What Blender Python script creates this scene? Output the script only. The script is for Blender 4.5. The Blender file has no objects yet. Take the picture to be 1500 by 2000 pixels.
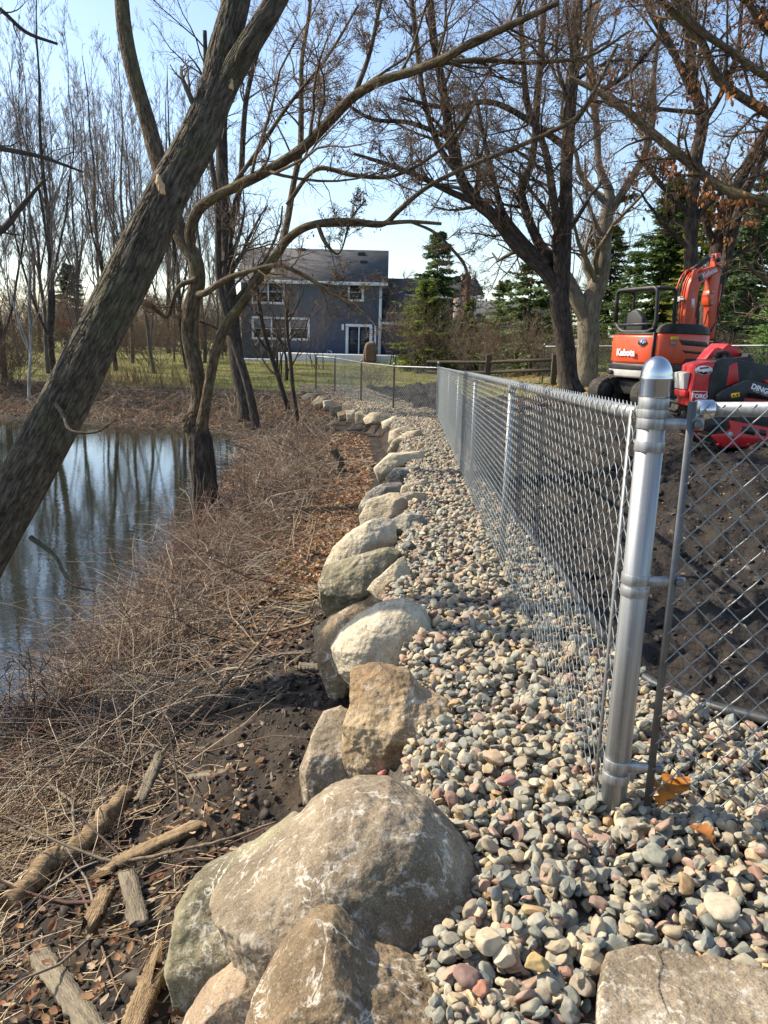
import bpy, math, numpy as np
from mathutils import Matrix, Vector
rng = np.random.default_rng(11)
S = bpy.context.scene
COL = S.collection
rad = math.radians
# ---------------------------------------------------------------- camera, sky, sun, exposure
EYE = 1.40; TH = math.atan(340/1500); RO = 0.025; FPX = 1500.0
cf = np.array([0, math.cos(TH), -math.sin(TH)])
_r = np.array([1., 0, 0]); _u = np.array([0, math.sin(TH), math.cos(TH)])
CR = _r*math.cos(RO) + _u*math.sin(RO); CU = _u*math.cos(RO) - _r*math.sin(RO)
CO = np.array([0, 0, EYE])
cam = bpy.data.cameras.new('camera'); cam_o = bpy.data.objects.new('camera', cam); COL.objects.link(cam_o)
cam.sensor_fit = 'VERTICAL'; cam.sensor_height = 36; cam.lens = 27.0; cam.clip_start = .05; cam.clip_end = 2000
mw = Matrix.Identity(4)
for i in range(3):
    mw[i][0] = CR[i]; mw[i][1] = CU[i]; mw[i][2] = -cf[i]; mw[i][3] = CO[i]
cam_o.matrix_world = mw; S.camera = cam_o
SUN = np.array([-0.95, 0.27, 0.0]); SUN /= np.linalg.norm(SUN)
SEL = rad(41)
sdir = np.array([SUN[0]*math.cos(SEL), SUN[1]*math.cos(SEL), math.sin(SEL)])
W = bpy.data.worlds.new('World'); S.world = W; W.use_nodes = True
wn = W.node_tree.nodes; wl = W.node_tree.links
sky = wn.new('ShaderNodeTexSky'); sky.sky_type = 'NISHITA'; sky.sun_disc = False
sky.sun_elevation = SEL; sky.sun_rotation = math.atan2(sdir[0], sdir[1])
sky.air_density = 1.0; sky.dust_density = 1.1; sky.ozone_density = 1.3
bg = wn['Background']; wl.new(sky.outputs[0], bg.inputs[0]); bg.inputs[1].default_value = 0.15
sl = bpy.data.lights.new('sun', 'SUN'); sl.energy = 4.9; sl.angle = rad(.5); sl.color = (1, .90, .74)
so = bpy.data.objects.new('sun', sl); COL.objects.link(so)
so.rotation_euler = Vector(sdir).to_track_quat('Z', 'Y').to_euler()
S.view_settings.view_transform = 'Standard'; S.view_settings.look = 'None'
S.view_settings.exposure = 0.78; S.view_settings.gamma = 1.0
S.cycles.max_bounces = 6; S.cycles.diffuse_bounces = 3; S.cycles.glossy_bounces = 4
S.cycles.use_denoising = True

# ---------------------------------------------------------------- helpers: pixels, noise
def ray(px, py): return cf + CR*(px-750)/FPX - CU*(py-1000)/FPX
def aty(px, py, y):
    d = ray(px, py); return CO + d*(y/d[1])
def atz(px, py, z):
    d = ray(px, py); return CO + d*((z-EYE)/d[2])
def depth_of(p): return float((np.asarray(p)-CO) @ cf)
def _h(ix, iy, iz, s):
    n = (ix*374761393 + iy*668265263 + iz*2147483647 + s*1274126177) & 0xffffffff
    n = ((n ^ (n >> 13))*1274126177) & 0xffffffff
    return ((n ^ (n >> 16)) & 0xffff)/65535.0
def vn3(x, y, z, s=0):
    x, y, z = np.broadcast_arrays(np.asarray(x, float), np.asarray(y, float), np.asarray(z, float))
    fx, fy, fz = np.floor(x), np.floor(y), np.floor(z)
    ix, iy, iz = fx.astype(np.int64), fy.astype(np.int64), fz.astype(np.int64)
    u, v, w = x-fx, y-fy, z-fz
    u, v, w = [t*t*t*(t*(t*6-15)+10) for t in (u, v, w)]
    out = 0
    for a in (0, 1):
        for b in (0, 1):
            for c in (0, 1):
                out = out + _h(ix+a, iy+b, iz+c, s)*(u if a else 1-u)*(v if b else 1-v)*(w if c else 1-w)
    return out*2-1
def fbm(x, y, z=0.37, o=4, s=0, gain=.5):
    t, a = 0, 1.0
    for k in range(o):
        t = t + a*vn3(x*2**k, y*2**k, z*2**k, s+k*17); a *= gain
    return t
def sm(t):
    t = np.clip(t, 0, 1); return t*t*(3-2*t)
def nrm(v): return v/np.maximum(np.linalg.norm(v, axis=-1, keepdims=True), 1e-9)

# ---------------------------------------------------------------- helpers: meshes
class MB:
    def __init__(s): s.v = []; s.f = []; s.n = 0; s.c = []; s.t = []
    def add(s, V, F, col=None, tuv=None):
        V = np.asarray(V, float).reshape(-1, 3)
        for q in F:
            if isinstance(q, np.ndarray): s.f.append(q + s.n)
            else: s.f.append(np.array([q]) + s.n)
        s.v.append(V)
        if col is not None:
            c = np.asarray(col, float)
            s.c.append(np.broadcast_to(c, (len(V), 3)) if c.ndim == 1 else c)
        if tuv is not None: s.t.append(tuv)
        s.n += len(V); return s
def mesh_of(name, mb, smooth=False):
    me = bpy.data.meshes.new(name)
    if not mb.v: return me
    V = np.concatenate(mb.v).astype(np.float32)
    lt = np.concatenate([np.full(len(f), f.shape[1], np.int32) for f in mb.f])
    lv = np.concatenate([f.ravel() for f in mb.f]).astype(np.int32)
    me.vertices.add(len(V)); me.vertices.foreach_set('co', V.ravel())
    me.loops.add(len(lv)); me.loops.foreach_set('vertex_index', lv)
    me.polygons.add(len(lt))
    me.polygons.foreach_set('loop_start', np.concatenate([[0], np.cumsum(lt)[:-1]]).astype(np.int32))
    if smooth: me.polygons.foreach_set('use_smooth', np.ones(len(lt), bool))
    if mb.c:
        c = np.concatenate(mb.c); c4 = np.ones((len(c), 4), np.float32); c4[:, :3] = c
        me.attributes.new('col', 'FLOAT_COLOR', 'POINT').data.foreach_set('color', c4.ravel())
    if mb.t:
        t = np.concatenate(mb.t).astype(np.float32)
        me.attributes.new('tuv', 'FLOAT_VECTOR', 'POINT').data.foreach_set('vector', t.ravel())
    me.update(calc_edges=True); me.validate()
    return me
def ob(name, mb, mat, parent=None, smooth=False, bevel=0, loc=None):
    me = mb if isinstance(mb, bpy.types.Mesh) else mesh_of(name, mb, smooth)
    if mat: me.materials.append(mat)
    o = bpy.data.objects.new(name, me); COL.objects.link(o)
    if parent:
        o.parent = parent
        if name in ('twigs', 'leaf_clusters', 'dry_leaves', 'foliage', 'branches'): o['kind'] = 'stuff'
    if loc is not None: o.location = loc
    if bevel:
        m = o.modifiers.new('bevel', 'BEVEL'); m.width = bevel; m.segments = 2; m.limit_method = 'ANGLE'; m.angle_limit = rad(35)
    return o
def tag(o, label=None, cat=None, group=None, kind=None):
    if label: o['label'] = label
    if cat: o['category'] = cat
    if group: o['group'] = group
    if kind: o['kind'] = kind
    return o
def root(name, loc, rz=0):
    o = bpy.data.objects.new(name, None); COL.objects.link(o); o.location = loc; o.rotation_euler = (0, 0, rz)
    o.empty_display_size = .1; return o
def box(x0, x1, y0, y1, z0, z1):
    V = [(x, y, z) for z in (z0, z1) for y in (y0, y1) for x in (x0, x1)]
    return np.array(V), [np.array([[0, 2, 3, 1], [4, 5, 7, 6], [0, 1, 5, 4], [2, 6, 7, 3], [0, 4, 6, 2], [1, 3, 7, 5]])]
def prism(pts, y0, y1):                      # (x,z) outline extruded along y
    n = len(pts); p = np.array(pts, float)
    a = 0.5*np.sum(p[:, 0]*np.roll(p[:, 1], -1) - np.roll(p[:, 0], -1)*p[:, 1])
    if a < 0: p = p[::-1]
    V = np.concatenate([np.c_[p[:, 0], np.full(n, y0), p[:, 1]], np.c_[p[:, 0], np.full(n, y1), p[:, 1]]])
    i = np.arange(n); j = (i+1) % n
    return V, [np.array([i]), np.array([i[::-1]+n]), np.c_[j, i, i+n, j+n]]
def rot_yz(VF):                              # an (x,z)-outline prism turned so that the outline lies in the y-z plane
    V, F = VF; return np.c_[V[:, 1], V[:, 0], V[:, 2]], [f[:, ::-1] for f in F]
def tubes(P, R, k=6, cap=False):
    P = np.asarray(P, float); R = np.asarray(R, float)
    if P.ndim == 2: P = P[None]; 
    if R.ndim == 0: R = np.full(P.shape[:2], float(R))
    if R.ndim == 1: R = np.broadcast_to(R, P.shape[:2])
    B, n, _ = P.shape
    T = np.gradient(P, axis=1) if n > 2 else np.repeat(P[:, 1:]-P[:, :1], 2, axis=1)
    T = nrm(T); D = nrm(P[:, -1]-P[:, 0] + 1e-6)
    ax = np.eye(3)[np.argmin(np.abs(D), axis=1)]
    ref = nrm(np.cross(D, ax))
    b = nrm(np.cross(T, ref[:, None, :])); nn = np.cross(b, T)
    a = np.arange(k)*2*math.pi/k
    V = P[:, :, None, :] + R[:, :, None, None]*(np.cos(a)[None, None, :, None]*b[:, :, None, :] + np.sin(a)[None, None, :, None]*nn[:, :, None, :])
    idx = np.arange(B*n*k).reshape(B, n, k)
    q = np.stack([idx[:, :-1], np.roll(idx, -1, 2)[:, :-1], np.roll(idx, -1, 2)[:, 1:], idx[:, 1:]], -1).reshape(-1, 4)
    s = np.concatenate([np.zeros((B, 1)), np.cumsum(np.linalg.norm(np.diff(P, axis=1), axis=2), 1)], 1)
    tuv = np.stack([R[:, :, None]*np.cos(a) + 0*s[:, :, None], R[:, :, None]*np.sin(a) + 0*s[:, :, None],
                    np.broadcast_to((s + np.arange(B)[:, None]*3.7)[:, :, None], (B, n, k))], -1).reshape(-1, 3)
    F = [q]
    if cap: F += [idx[:, 0, ::-1].reshape(B, k), idx[:, -1].reshape(B, k)]
    return V.reshape(-1, 3), F, tuv
def tube(mb, pts, r, k=10, cap=True):
    V, F, t = tubes(np.array(pts, float), np.array(r, float), k, cap); mb.add(V, F)
def lathe(prof, k=32):                       # (r,z) profile round z, ends closed
    p = np.array(prof, float); n = len(p); a = np.arange(k)*2*math.pi/k
    V = np.stack([p[:, 0:1]*np.cos(a), p[:, 0:1]*np.sin(a), np.repeat(p[:, 1:2], k, 1)], -1).reshape(-1, 3)
    idx = np.arange(n*k).reshape(n, k); r2 = np.roll(idx, -1, 1)
    return V, [np.stack([idx[:-1], r2[:-1], r2[1:], idx[1:]], -1).reshape(-1, 4), idx[:1, ::-1], idx[-1:]]
def move(VF, M):
    V, F = VF[0], VF[1]; M = np.array(M); return V @ M[:3, :3].T + M[:3, 3], F
_ico = {}
def ico(n):
    if n in _ico: return _ico[n]
    t = (1+5**.5)/2
    V = nrm(np.array([(-1, t, 0), (1, t, 0), (-1, -t, 0), (1, -t, 0), (0, -1, t), (0, 1, t), (0, -1, -t), (0, 1, -t), (t, 0, -1), (t, 0, 1), (-t, 0, -1), (-t, 0, 1)], float))
    F = np.array([(0, 11, 5), (0, 5, 1), (0, 1, 7), (0, 7, 10), (0, 10, 11), (1, 5, 9), (5, 11, 4), (11, 10, 2), (10, 7, 6), (7, 1, 8), (3, 9, 4), (3, 4, 2), (3, 2, 6), (3, 6, 8), (3, 8, 9), (4, 9, 5), (2, 4, 11), (6, 2, 10), (8, 6, 7), (9, 8, 1)])
    for _ in range(n):
        e = np.sort(np.concatenate([F[:, [0, 1]], F[:, [1, 2]], F[:, [2, 0]]]), 1)
        u, inv = np.unique(e, axis=0, return_inverse=True); inv = inv.ravel()
        m = nrm(V[u[:, 0]]+V[u[:, 1]]); nf = len(F); a, b, c = inv[:nf]+len(V), inv[nf:2*nf]+len(V), inv[2*nf:]+len(V)
        V = np.concatenate([V, m])
        F = np.concatenate([np.c_[F[:, 0], a, c], np.c_[F[:, 1], b, a], np.c_[F[:, 2], c, b], np.c_[a, b, c]])
    _ico[n] = (V, F); return V, F
def smooth_path(pts, n):
    p = np.array(pts, float); s = np.r_[0, np.cumsum(np.linalg.norm(np.diff(p[:, :3], axis=0), axis=1))]
    m = np.gradient(p, s, axis=0); t = np.linspace(0, s[-1], n)
    i = np.clip(np.searchsorted(s, t)-1, 0, len(s)-2); h = (s[i+1]-s[i])[:, None]; u = ((t-s[i])[:, None])/h
    return ((2*u**3-3*u**2+1)*p[i] + (u**3-2*u**2+u)*h*m[i] + (-2*u**3+3*u**2)*p[i+1] + (u**3-u**2)*h*m[i+1])

# ---------------------------------------------------------------- materials
def mat(name, cols, scale=5, rough=.8, metal=0, bump=0, bscale=None, attr=None, stretch=None, coord='Object', detail=6, spec=.3, pos=None, rrough=0, dist=.02, seedobj=False, trans=0):
    m = bpy.data.materials.new(name); m.use_nodes = True
    N = m.node_tree.nodes; L = m.node_tree.links; B = N['Principled BSDF']
    B.inputs['Roughness'].default_value = rough; B.inputs['Metallic'].default_value = metal; B.inputs['Specular IOR Level'].default_value = spec
    if attr == 'tuv':
        tc = N.new('ShaderNodeAttribute'); tc.attribute_name = 'tuv'; vec = tc.outputs['Vector']
    else:
        tc = N.new('ShaderNodeTexCoord'); vec = tc.outputs[coord]
    if seedobj:
        oi = N.new('ShaderNodeObjectInfo'); ad = N.new('ShaderNodeVectorMath'); ad.operation = 'ADD'
        mu = N.new('ShaderNodeMath'); mu.operation = 'MULTIPLY'; mu.inputs[1].default_value = 37
        L.new(oi.outputs['Random'], mu.inputs[0]); L.new(vec, ad.inputs[0]); L.new(mu.outputs[0], ad.inputs[1]); vec = ad.outputs[0]
    if stretch:
        mp = N.new('ShaderNodeMapping'); mp.inputs['Scale'].default_value = stretch; L.new(vec, mp.inputs['Vector']); vec = mp.outputs[0]
    nz = N.new('ShaderNodeTexNoise'); nz.inputs['Scale'].default_value = scale; nz.inputs['Detail'].default_value = detail; nz.inputs['Roughness'].default_value = .62
    L.new(vec, nz.inputs['Vector'])
    rp = N.new('ShaderNodeValToRGB'); e = rp.color_ramp.elements
    cols = [tuple(c) for c in cols]
    if len(cols) == 1: cols = cols*2
    ps = pos or list(np.linspace(.3, .7, len(cols)))
    while len(e) < len(cols): e.new(.5)
    for i, c in enumerate(cols): e[i].position = ps[i]; e[i].color = (*c, 1)
    L.new(nz.outputs['Fac'], rp.inputs[0]); out = rp.outputs[0]
    if attr == 'col':
        at = N.new('ShaderNodeAttribute'); at.attribute_name = 'col'
        mx = N.new('ShaderNodeMix'); mx.data_type = 'RGBA'; mx.blend_type = 'MULTIPLY'; mx.inputs[0].default_value = 1
        L.new(at.outputs['Color'], mx.inputs[6]); L.new(out, mx.inputs[7]); out = mx.outputs[2]
    L.new(out, B.inputs['Base Color'])
    if rrough:
        mr = N.new('ShaderNodeMapRange'); mr.inputs[3].default_value = max(0, rough-rrough); mr.inputs[4].default_value = min(1, rough+rrough)
        L.new(nz.outputs['Fac'], mr.inputs[0]); L.new(mr.outputs[0], B.inputs['Roughness'])
    if bump:
        n2 = N.new('ShaderNodeTexNoise'); n2.inputs['Scale'].default_value = bscale or scale*3; n2.inputs['Detail'].default_value = 8
        L.new(vec, n2.inputs['Vector']); bp = N.new('ShaderNodeBump'); bp.inputs['Strength'].default_value = bump; bp.inputs['Distance'].default_value = dist
        L.new(n2.outputs['Fac'], bp.inputs['Height']); L.new(bp.outputs[0], B.inputs['Normal'])
    if trans:
        tr = N.new('ShaderNodeBsdfTranslucent'); ms = N.new('ShaderNodeMixShader'); ms.inputs[0].default_value = trans
        L.new(out, tr.inputs[0]); L.new(B.outputs[0], ms.inputs[1]); L.new(tr.outputs[0], ms.inputs[2]); L.new(ms.outputs[0], N['Material Output'].inputs[0])
    return m
def overlay(m, col, scale, lo, hi, coord='Object', amt=1.0, detail=8, stretch=None):     # splotches of another colour (lichen, dust, moss)
    N = m.node_tree.nodes; L = m.node_tree.links; B = N['Principled BSDF']
    src = B.inputs['Base Color'].links[0].from_socket
    tc = N.new('ShaderNodeTexCoord'); v = tc.outputs[coord]
    if stretch:
        mp = N.new('ShaderNodeMapping'); mp.inputs['Scale'].default_value = stretch; L.new(v, mp.inputs['Vector']); v = mp.outputs[0]
    oi = N.new('ShaderNodeObjectInfo'); mu = N.new('ShaderNodeMath'); mu.operation = 'MULTIPLY'; mu.inputs[1].default_value = 91
    ad = N.new('ShaderNodeVectorMath'); ad.operation = 'ADD'
    L.new(oi.outputs['Random'], mu.inputs[0]); L.new(v, ad.inputs[0]); L.new(mu.outputs[0], ad.inputs[1])
    nz = N.new('ShaderNodeTexNoise'); nz.inputs['Scale'].default_value = scale; nz.inputs['Detail'].default_value = detail; nz.inputs['Roughness'].default_value = .65
    L.new(ad.outputs[0], nz.inputs['Vector'])
    mr = N.new('ShaderNodeMapRange'); mr.inputs[1].default_value = lo; mr.inputs[2].default_value = hi; mr.inputs[4].default_value = amt
    L.new(nz.outputs['Fac'], mr.inputs[0])
    mx = N.new('ShaderNodeMix'); mx.data_type = 'RGBA'; L.new(mr.outputs[0], mx.inputs[0]); L.new(src, mx.inputs[6]); mx.inputs[7].default_value = (*col, 1)
    L.new(mx.outputs[2], B.inputs['Base Color']); return m

def veins(m, col, scale, width=.02, mask=.5, amt=.8):      # thin pale mineral veins and lichen lines
    N = m.node_tree.nodes; L = m.node_tree.links; B = N['Principled BSDF']; src = B.inputs['Base Color'].links[0].from_socket
    tc = N.new('ShaderNodeTexCoord'); oi = N.new('ShaderNodeObjectInfo'); mu = N.new('ShaderNodeMath'); mu.operation = 'MULTIPLY'; mu.inputs[1].default_value = 53
    ad = N.new('ShaderNodeVectorMath'); L.new(oi.outputs['Random'], mu.inputs[0]); L.new(tc.outputs['Object'], ad.inputs[0]); L.new(mu.outputs[0], ad.inputs[1])
    a = N.new('ShaderNodeTexNoise'); a.inputs['Scale'].default_value = scale; a.inputs['Detail'].default_value = 9; a.inputs['Roughness'].default_value = .6; a.inputs['Distortion'].default_value = .6; L.new(ad.outputs[0], a.inputs['Vector'])
    b = N.new('ShaderNodeTexNoise'); b.inputs['Scale'].default_value = scale*.9; b.inputs['Detail'].default_value = 10; b.inputs['Roughness'].default_value = .7; L.new(ad.outputs[0], b.inputs['Vector'])
    def mt(op, x, y): 
        n = N.new('ShaderNodeMath'); n.operation = op; n.use_clamp = op == 'MULTIPLY'
        for i, v in ((0, x), (1, y)):
            if hasattr(v, 'links'): L.new(v, n.inputs[i])
            else: n.inputs[i].default_value = v
        return n.outputs[0]
    def mr(x, lo, hi, t0, t1):
        n = N.new('ShaderNodeMapRange'); L.new(x, n.inputs[0]); n.inputs[1].default_value = lo; n.inputs[2].default_value = hi; n.inputs[3].default_value = t0; n.inputs[4].default_value = t1; return n.outputs[0]
    v = mr(mt('ABSOLUTE', mt('SUBTRACT', a.outputs['Fac'], .5), 0), 0, width, 1, 0); k = mr(b.outputs['Fac'], mask, mask+.08, 0, amt)
    mx = N.new('ShaderNodeMix'); mx.data_type = 'RGBA'; L.new(mt('MULTIPLY', v, k), mx.inputs[0]); L.new(src, mx.inputs[6]); mx.inputs[7].default_value = (*col, 1)
    L.new(mx.outputs[2], B.inputs['Base Color']); return m
# ---------------------------------------------------------------- terrain
P0 = np.array([0.72, 2.09]); P1 = np.array([1.37, 21.0])
def zs(y): return -0.029*(np.clip(y, 2, 22.5)-2) - 0.0*y
WY = [-5, 1.6, 1.92, 2.6, 3.57, 4.78, 6.23, 7.45, 10.7, 14.7, 19.0, 22.5, 25.5, 28.5, 31]
WX = [.26, .26, .29, .30, .28, .20, .35, .40, .49, .45, .22, -.75, -1.7, -2.7, -3.5]
def wx(y): return np.interp(y, WY, WX)
def xw(y): return np.interp(y, [-5, 3.5, 5, 6.3, 8.9, 12, 16, 20, 21.5, 23, 24], [-2.5, -2.5, -2.35, -2.42, -2.5, -2.75, -3.2, -3.8, -5, -9, -40])
def yfar(x): return np.interp(x, [-40, -20, -11.8, -8.2, -5.9, -4], [28, 25.5, 23.4, 22.1, 21.9, 21])
def fx(y): return np.interp(y, [-5, 2.09, 21, 25, 29.2, 36, 38], [.72, .72, 1.37, .33, -.86, -2.4, -3.3])
def ex(y): return np.interp(y, [1.2, 1.7, 1.9, 2.3, 2.7, 3.06, 3.4, 5, 7.3, 21, 22, 30], [9, 6, 4, 2.2, 1.49, 1.2, 1.12, 1.16, 1.17, 1.5, 1.4, -.8])
PZ = -1.25
def lawn(x, y): return np.interp(y-yfar(x), [-3, 0, 5, 9, 26, 60, 300], [-2.0, PZ, -.62, -.48, -.05, .3, 1.0])
def hraw(x, y):
    x = np.asarray(x, float); y = np.asarray(y, float)
    z0 = zs(y); w = wx(y); xf = w-.72; e = xw(y)
    t = np.clip((x-e)/np.maximum(xf-e, .3), -5, 1)
    h1 = np.where(t > 0, PZ + np.clip(t, 0, 1)**.85*(z0-.5-PZ), PZ + np.maximum(t*.8, -.7))
    h2 = lawn(x, y)
    hl = np.maximum(h1, h2)
    d = x-fx(y)
    hr = z0 + (.5*sm((d-.45)/3.4) + .05*np.clip(d-3.4, 0, 14))*sm((y-.5)/6)
    k = sm((y-24)/9)
    hr = hr*(1-k) + np.maximum(hr, h2)*k
    u = sm((x-(w-.40))/.3)
    h = hl*(1-u) + hr*u
    k2 = sm((y-29)/5)*(x < 40)
    return h*(1-k2) + np.maximum(h2, h*0+h2)*k2 + k2*.25*sm((x-2)/12)*3*sm((60-y)/10)
def zone(x, y):                              # 0 gravel, 1 dirt yard, 2 bank, 3 lawn
    w = wx(y); e = ex(y)
    z = np.full(np.shape(x), 3)
    far = y-yfar(x)
    wob = .8*vn3(x*.5, y*.5, 0, 5) + .35*vn3(x*1.7, y*1.7, 0, 6)
    z = np.where((x < w-.25) & (far+wob < 6.2), 2, z)
    z = np.where((x >= w-.25) & (x <= e) & (y < 30), 0, z)
    yl = np.interp(x, [0, 1.4, 3, 6, 12, 20], [20, 23.5, 24, 21, 19.5, 19]) + wob
    z = np.where((x > e) & (y < yl), 1, z)
    z = np.where((y >= 22) & (x > fx(y)) & (x < 2.5) & (y < 31+wob), 1, z)
    return z
def hgt(x, y, detail=True):
    h = hraw(x, y)
    if detail:
        z = zone(x, y)
        clod = np.abs(fbm(x*1.1, y*1.1, .1, 4, 3)); fine = fbm(x*7, y*7, .7, 3, 9)
        trk = np.sin((x*.55+y*.85)*6.0 + 2*vn3(x*.4, y*.4, 0, 31))
        near = np.clip(1.6-np.hypot(x, y)/16, .25, 1)
        h = h + np.where(z == 1, (.11*clod-.06+.045*fine + .02*fbm(x*16, y*16, .2, 2, 92) + .02*trk*vn3(x*.6, y*.6, 0, 8))*sm((x-ex(y))/.25+.2*(y > 22)), 0)
        h = h + np.where(z == 2, (.06*fbm(x*1.6, y*1.6, .3, 4, 21) + .02*fine + .012*fbm(x*17, y*17, .2, 2, 91))*near, 0)
        h = h + np.where(z == 3, .05*fbm(x*.35, y*.35, .3, 3, 41), 0)
        h = h + np.where(z == 0, -.035 + .015*fbm(x*3, y*3, .3, 2, 51), 0)
    return h
def gp(px, py, dz=0.0):                      # the ground point under a pixel
    z = -.3
    for _ in range(60):
        p = atz(px, py, z); zn = float(hgt(p[0], p[1], False))+dz; z = z*.5+zn*.5
    return p
def axis(segs):
    out = []
    for a, b, st in segs: out.append(np.arange(a, b, st))
    return np.unique(np.round(np.concatenate(out), 4))
GX = np.r_[-400, -250, -160, -110, axis([(-80, -30, 3), (-30, -12, .6), (-12, -4, .16), (-4, -3, .06), (-3, 3.6, .024), (3.6, 6, .05), (6, 12, .12), (12, 30, .6), (30, 80, 4)]), 110, 160, 250, 400]
GY = np.r_[-60, -30, -12, -6, axis([(-3, .8, .15), (.8, 4.5, .024), (4.5, 9, .045), (9, 16, .09), (16, 26, .13), (26, 34, .2), (34, 60, .6), (60, 120, 4)]), 160, 220, 300, 420, 600]
X, Y = np.meshgrid(GX, GY); Z = hgt(X, Y)
nx, ny = len(GX), len(GY)
idx = np.arange(nx*ny).reshape(ny, nx)
Q = np.stack([idx[:-1, :-1], idx[:-1, 1:], idx[1:, 1:], idx[1:, :-1]], -1).reshape(-1, 4)
CX = (X[:-1, :-1]+X[1:, 1:]).ravel()/2; CY = (Y[:-1, :-1]+Y[1:, 1:]).ravel()/2
ZN = zone(CX, CY)
VV = np.stack([X, Y, Z], -1).reshape(-1, 3)
m_dirt = mat('wet dark soil', [(.007, .0058, .005), (.019, .015, .012), (.044, .034, .025)], 2.2, .85, bump=.9, bscale=26, dist=.03, rrough=.2, spec=.25)
overlay(m_dirt, (.085, .062, .042), 1.1, .58, .75, amt=.4)
m_bank = mat('pond bank soil', [(.012, .009, .007), (.03, .022, .015), (.06, .044, .028)], 4, .9, bump=.8, bscale=38, dist=.02)
overlay(m_bank, (.10, .07, .042), 1.6, .54, .7, amt=.6)
m_grav = mat('gravel bed grit', [(.05, .042, .034), (.12, .1, .08)], 30, .95, bump=.8, bscale=80)
m_lawn = mat('spring lawn', [(.10, .105, .022), (.15, .145, .035), (.2, .165, .06)], 1.1, .95, bump=.6, bscale=30, detail=10)
overlay(m_lawn, (.22, .15, .075), .35, .56, .7, amt=.75)
for k, (nm, m) in enumerate([('gravel_bed', m_grav), ('dirt_yard', m_dirt), ('pond_bank', m_bank), ('lawn', m_lawn)]):
    q = Q[ZN == k]; u, inv = np.unique(q, return_inverse=True)
    tag(ob(nm, MB().add(VV[u], [inv.reshape(-1, 4)]), m, smooth=True), kind='structure')
# ---- pond
m_wat = mat('pond water', [(.014, .017, .012), (.022, .024, .015)], .6, .03, spec=.9)
wnod = m_wat.node_tree.nodes; B = wnod['Principled BSDF']; B.inputs['IOR'].default_value = 1.75
tc = wnod.new('ShaderNodeTexCoord'); mp = wnod.new('ShaderNodeMapping'); mp.inputs['Scale'].default_value = (1, 1.5, 1)
n1 = wnod.new('ShaderNodeTexNoise'); n1.inputs['Scale'].default_value = 7; n1.inputs['Detail'].default_value = 3
bp = wnod.new('ShaderNodeBump'); bp.inputs['Strength'].default_value = .022; bp.inputs['Distance'].default_value = .05
for a, b in ((tc.outputs['Object'], mp.inputs[0]), (mp.outputs[0], n1.inputs['Vector']), (n1.outputs['Fac'], bp.inputs['Height']), (bp.outputs[0], B.inputs['Normal'])): m_wat.node_tree.links.new(a, b)
wv = np.array([(-60, -10, PZ), (-1.2, -10, PZ), (-1.2, 32, PZ), (-60, 32, PZ)])
tag(ob('pond_water', MB().add(wv, [np.array([[0, 1, 2, 3]])]), m_wat), kind='structure')
# ---- edging pipe between the stones and the soil
m_edge = mat('black edging plastic', [(.02, .021, .023), (.05, .05, .05)], 20, .45, spec=.5)
ep = [(4.2, 1.86), (3, 2.05), (2.2, 2.27), (1.75, 2.5), (1.49, 2.72), (1.3, 2.9), (1.17, 3.12), (1.12, 3.4), (1.15, 4.2), (1.17, 6), (1.19, 9), (1.3, 13), (1.42, 18), (1.5, 21)]
pp = smooth_path([(x, y, float(hgt(x-.05, y, False))+.012) for x, y in ep], 160)
pp[:, 2] += .012*np.sin(np.arange(160)*.7)
mb = MB(); tube(mb, pp, .024, 10)
tag(ob('garden_edging', mb, m_edge, smooth=True), 'black plastic edging pipe curving along between the gravel and the bare soil', 'edging')

# ---------------------------------------------------------------- river stones
def stone_shapes(sub, n, seed):
    r = np.random.default_rng(seed); V0, F0 = ico(sub); out = []
    for i in range(n):
        V = V0.copy()
        for k in range(r.integers(6, 11)):
            nn = nrm(r.normal(size=3)); d = r.uniform(.55, .85); V = V - np.maximum(0, V@nn-d)[:, None]*nn*.88
        V = V*(1+.07*vn3(V[:, 0]*2+i, V[:, 1]*2, V[:, 2]*2, 3))[:, None]
        V = V*np.array([1, r.uniform(.66, .9), r.uniform(.36, .6)]); out.append(V)
    return out, F0
PAL = np.array([(.30, .29, .25), (.36, .32, .25), (.25, .26, .24), (.42, .36, .27), (.33, .245, .21), (.20, .22, .22), (.47, .41, .31), (.28, .25, .21), (.36, .27, .235), (.155, .165, .17), (.42, .31, .19), (.33, .33, .30), (.29, .19, .16), (.50, .46, .38), (.23, .245, .225)])
g_ = PAL.mean(1, keepdims=True); PAL = (g_+(PAL-g_)*1.08)*np.array([1.03, .955, .825])*.92
PW = np.array([12, 11, 11, 8, 6, 10, 6, 9, 5, 5, 3, 10, 2.5, 4, 9]); PW = PW/PW.sum()
def rotm(q):
    q = nrm(q); w, x, y, z = q.T
    return np.stack([np.stack([1-2*(y*y+z*z), 2*(x*y-z*w), 2*(x*z+y*w)], -1), np.stack([2*(x*y+z*w), 1-2*(x*x+z*z), 2*(y*z-x*w)], -1), np.stack([2*(x*z-y*w), 2*(y*z+x*w), 1-2*(x*x+y*y)], -1)], 1)
def scatter(mb, shapes, F, pos, size, tilt, cols, r, flat=.5):
    n = len(pos); a = r.uniform(0, 2*math.pi, n)
    q = np.c_[np.cos(a/2), r.normal(0, tilt, n), r.normal(0, tilt, n), np.sin(a/2)]
    Rm = rotm(q); pick = r.integers(0, len(shapes), n)
    for i, V in enumerate(shapes):
        s = np.where(pick == i)[0]
        if not len(s): continue
        P = np.einsum('nij,vj->nvi', Rm[s], V)*size[s, None, None] + pos[s, None, :]
        f = (F[None] + (np.arange(len(s))*len(V))[:, None, None]).reshape(-1, F.shape[1])
        mb.add(P.reshape(-1, 3), [f], np.repeat(cols[s], len(V), 0))
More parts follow.
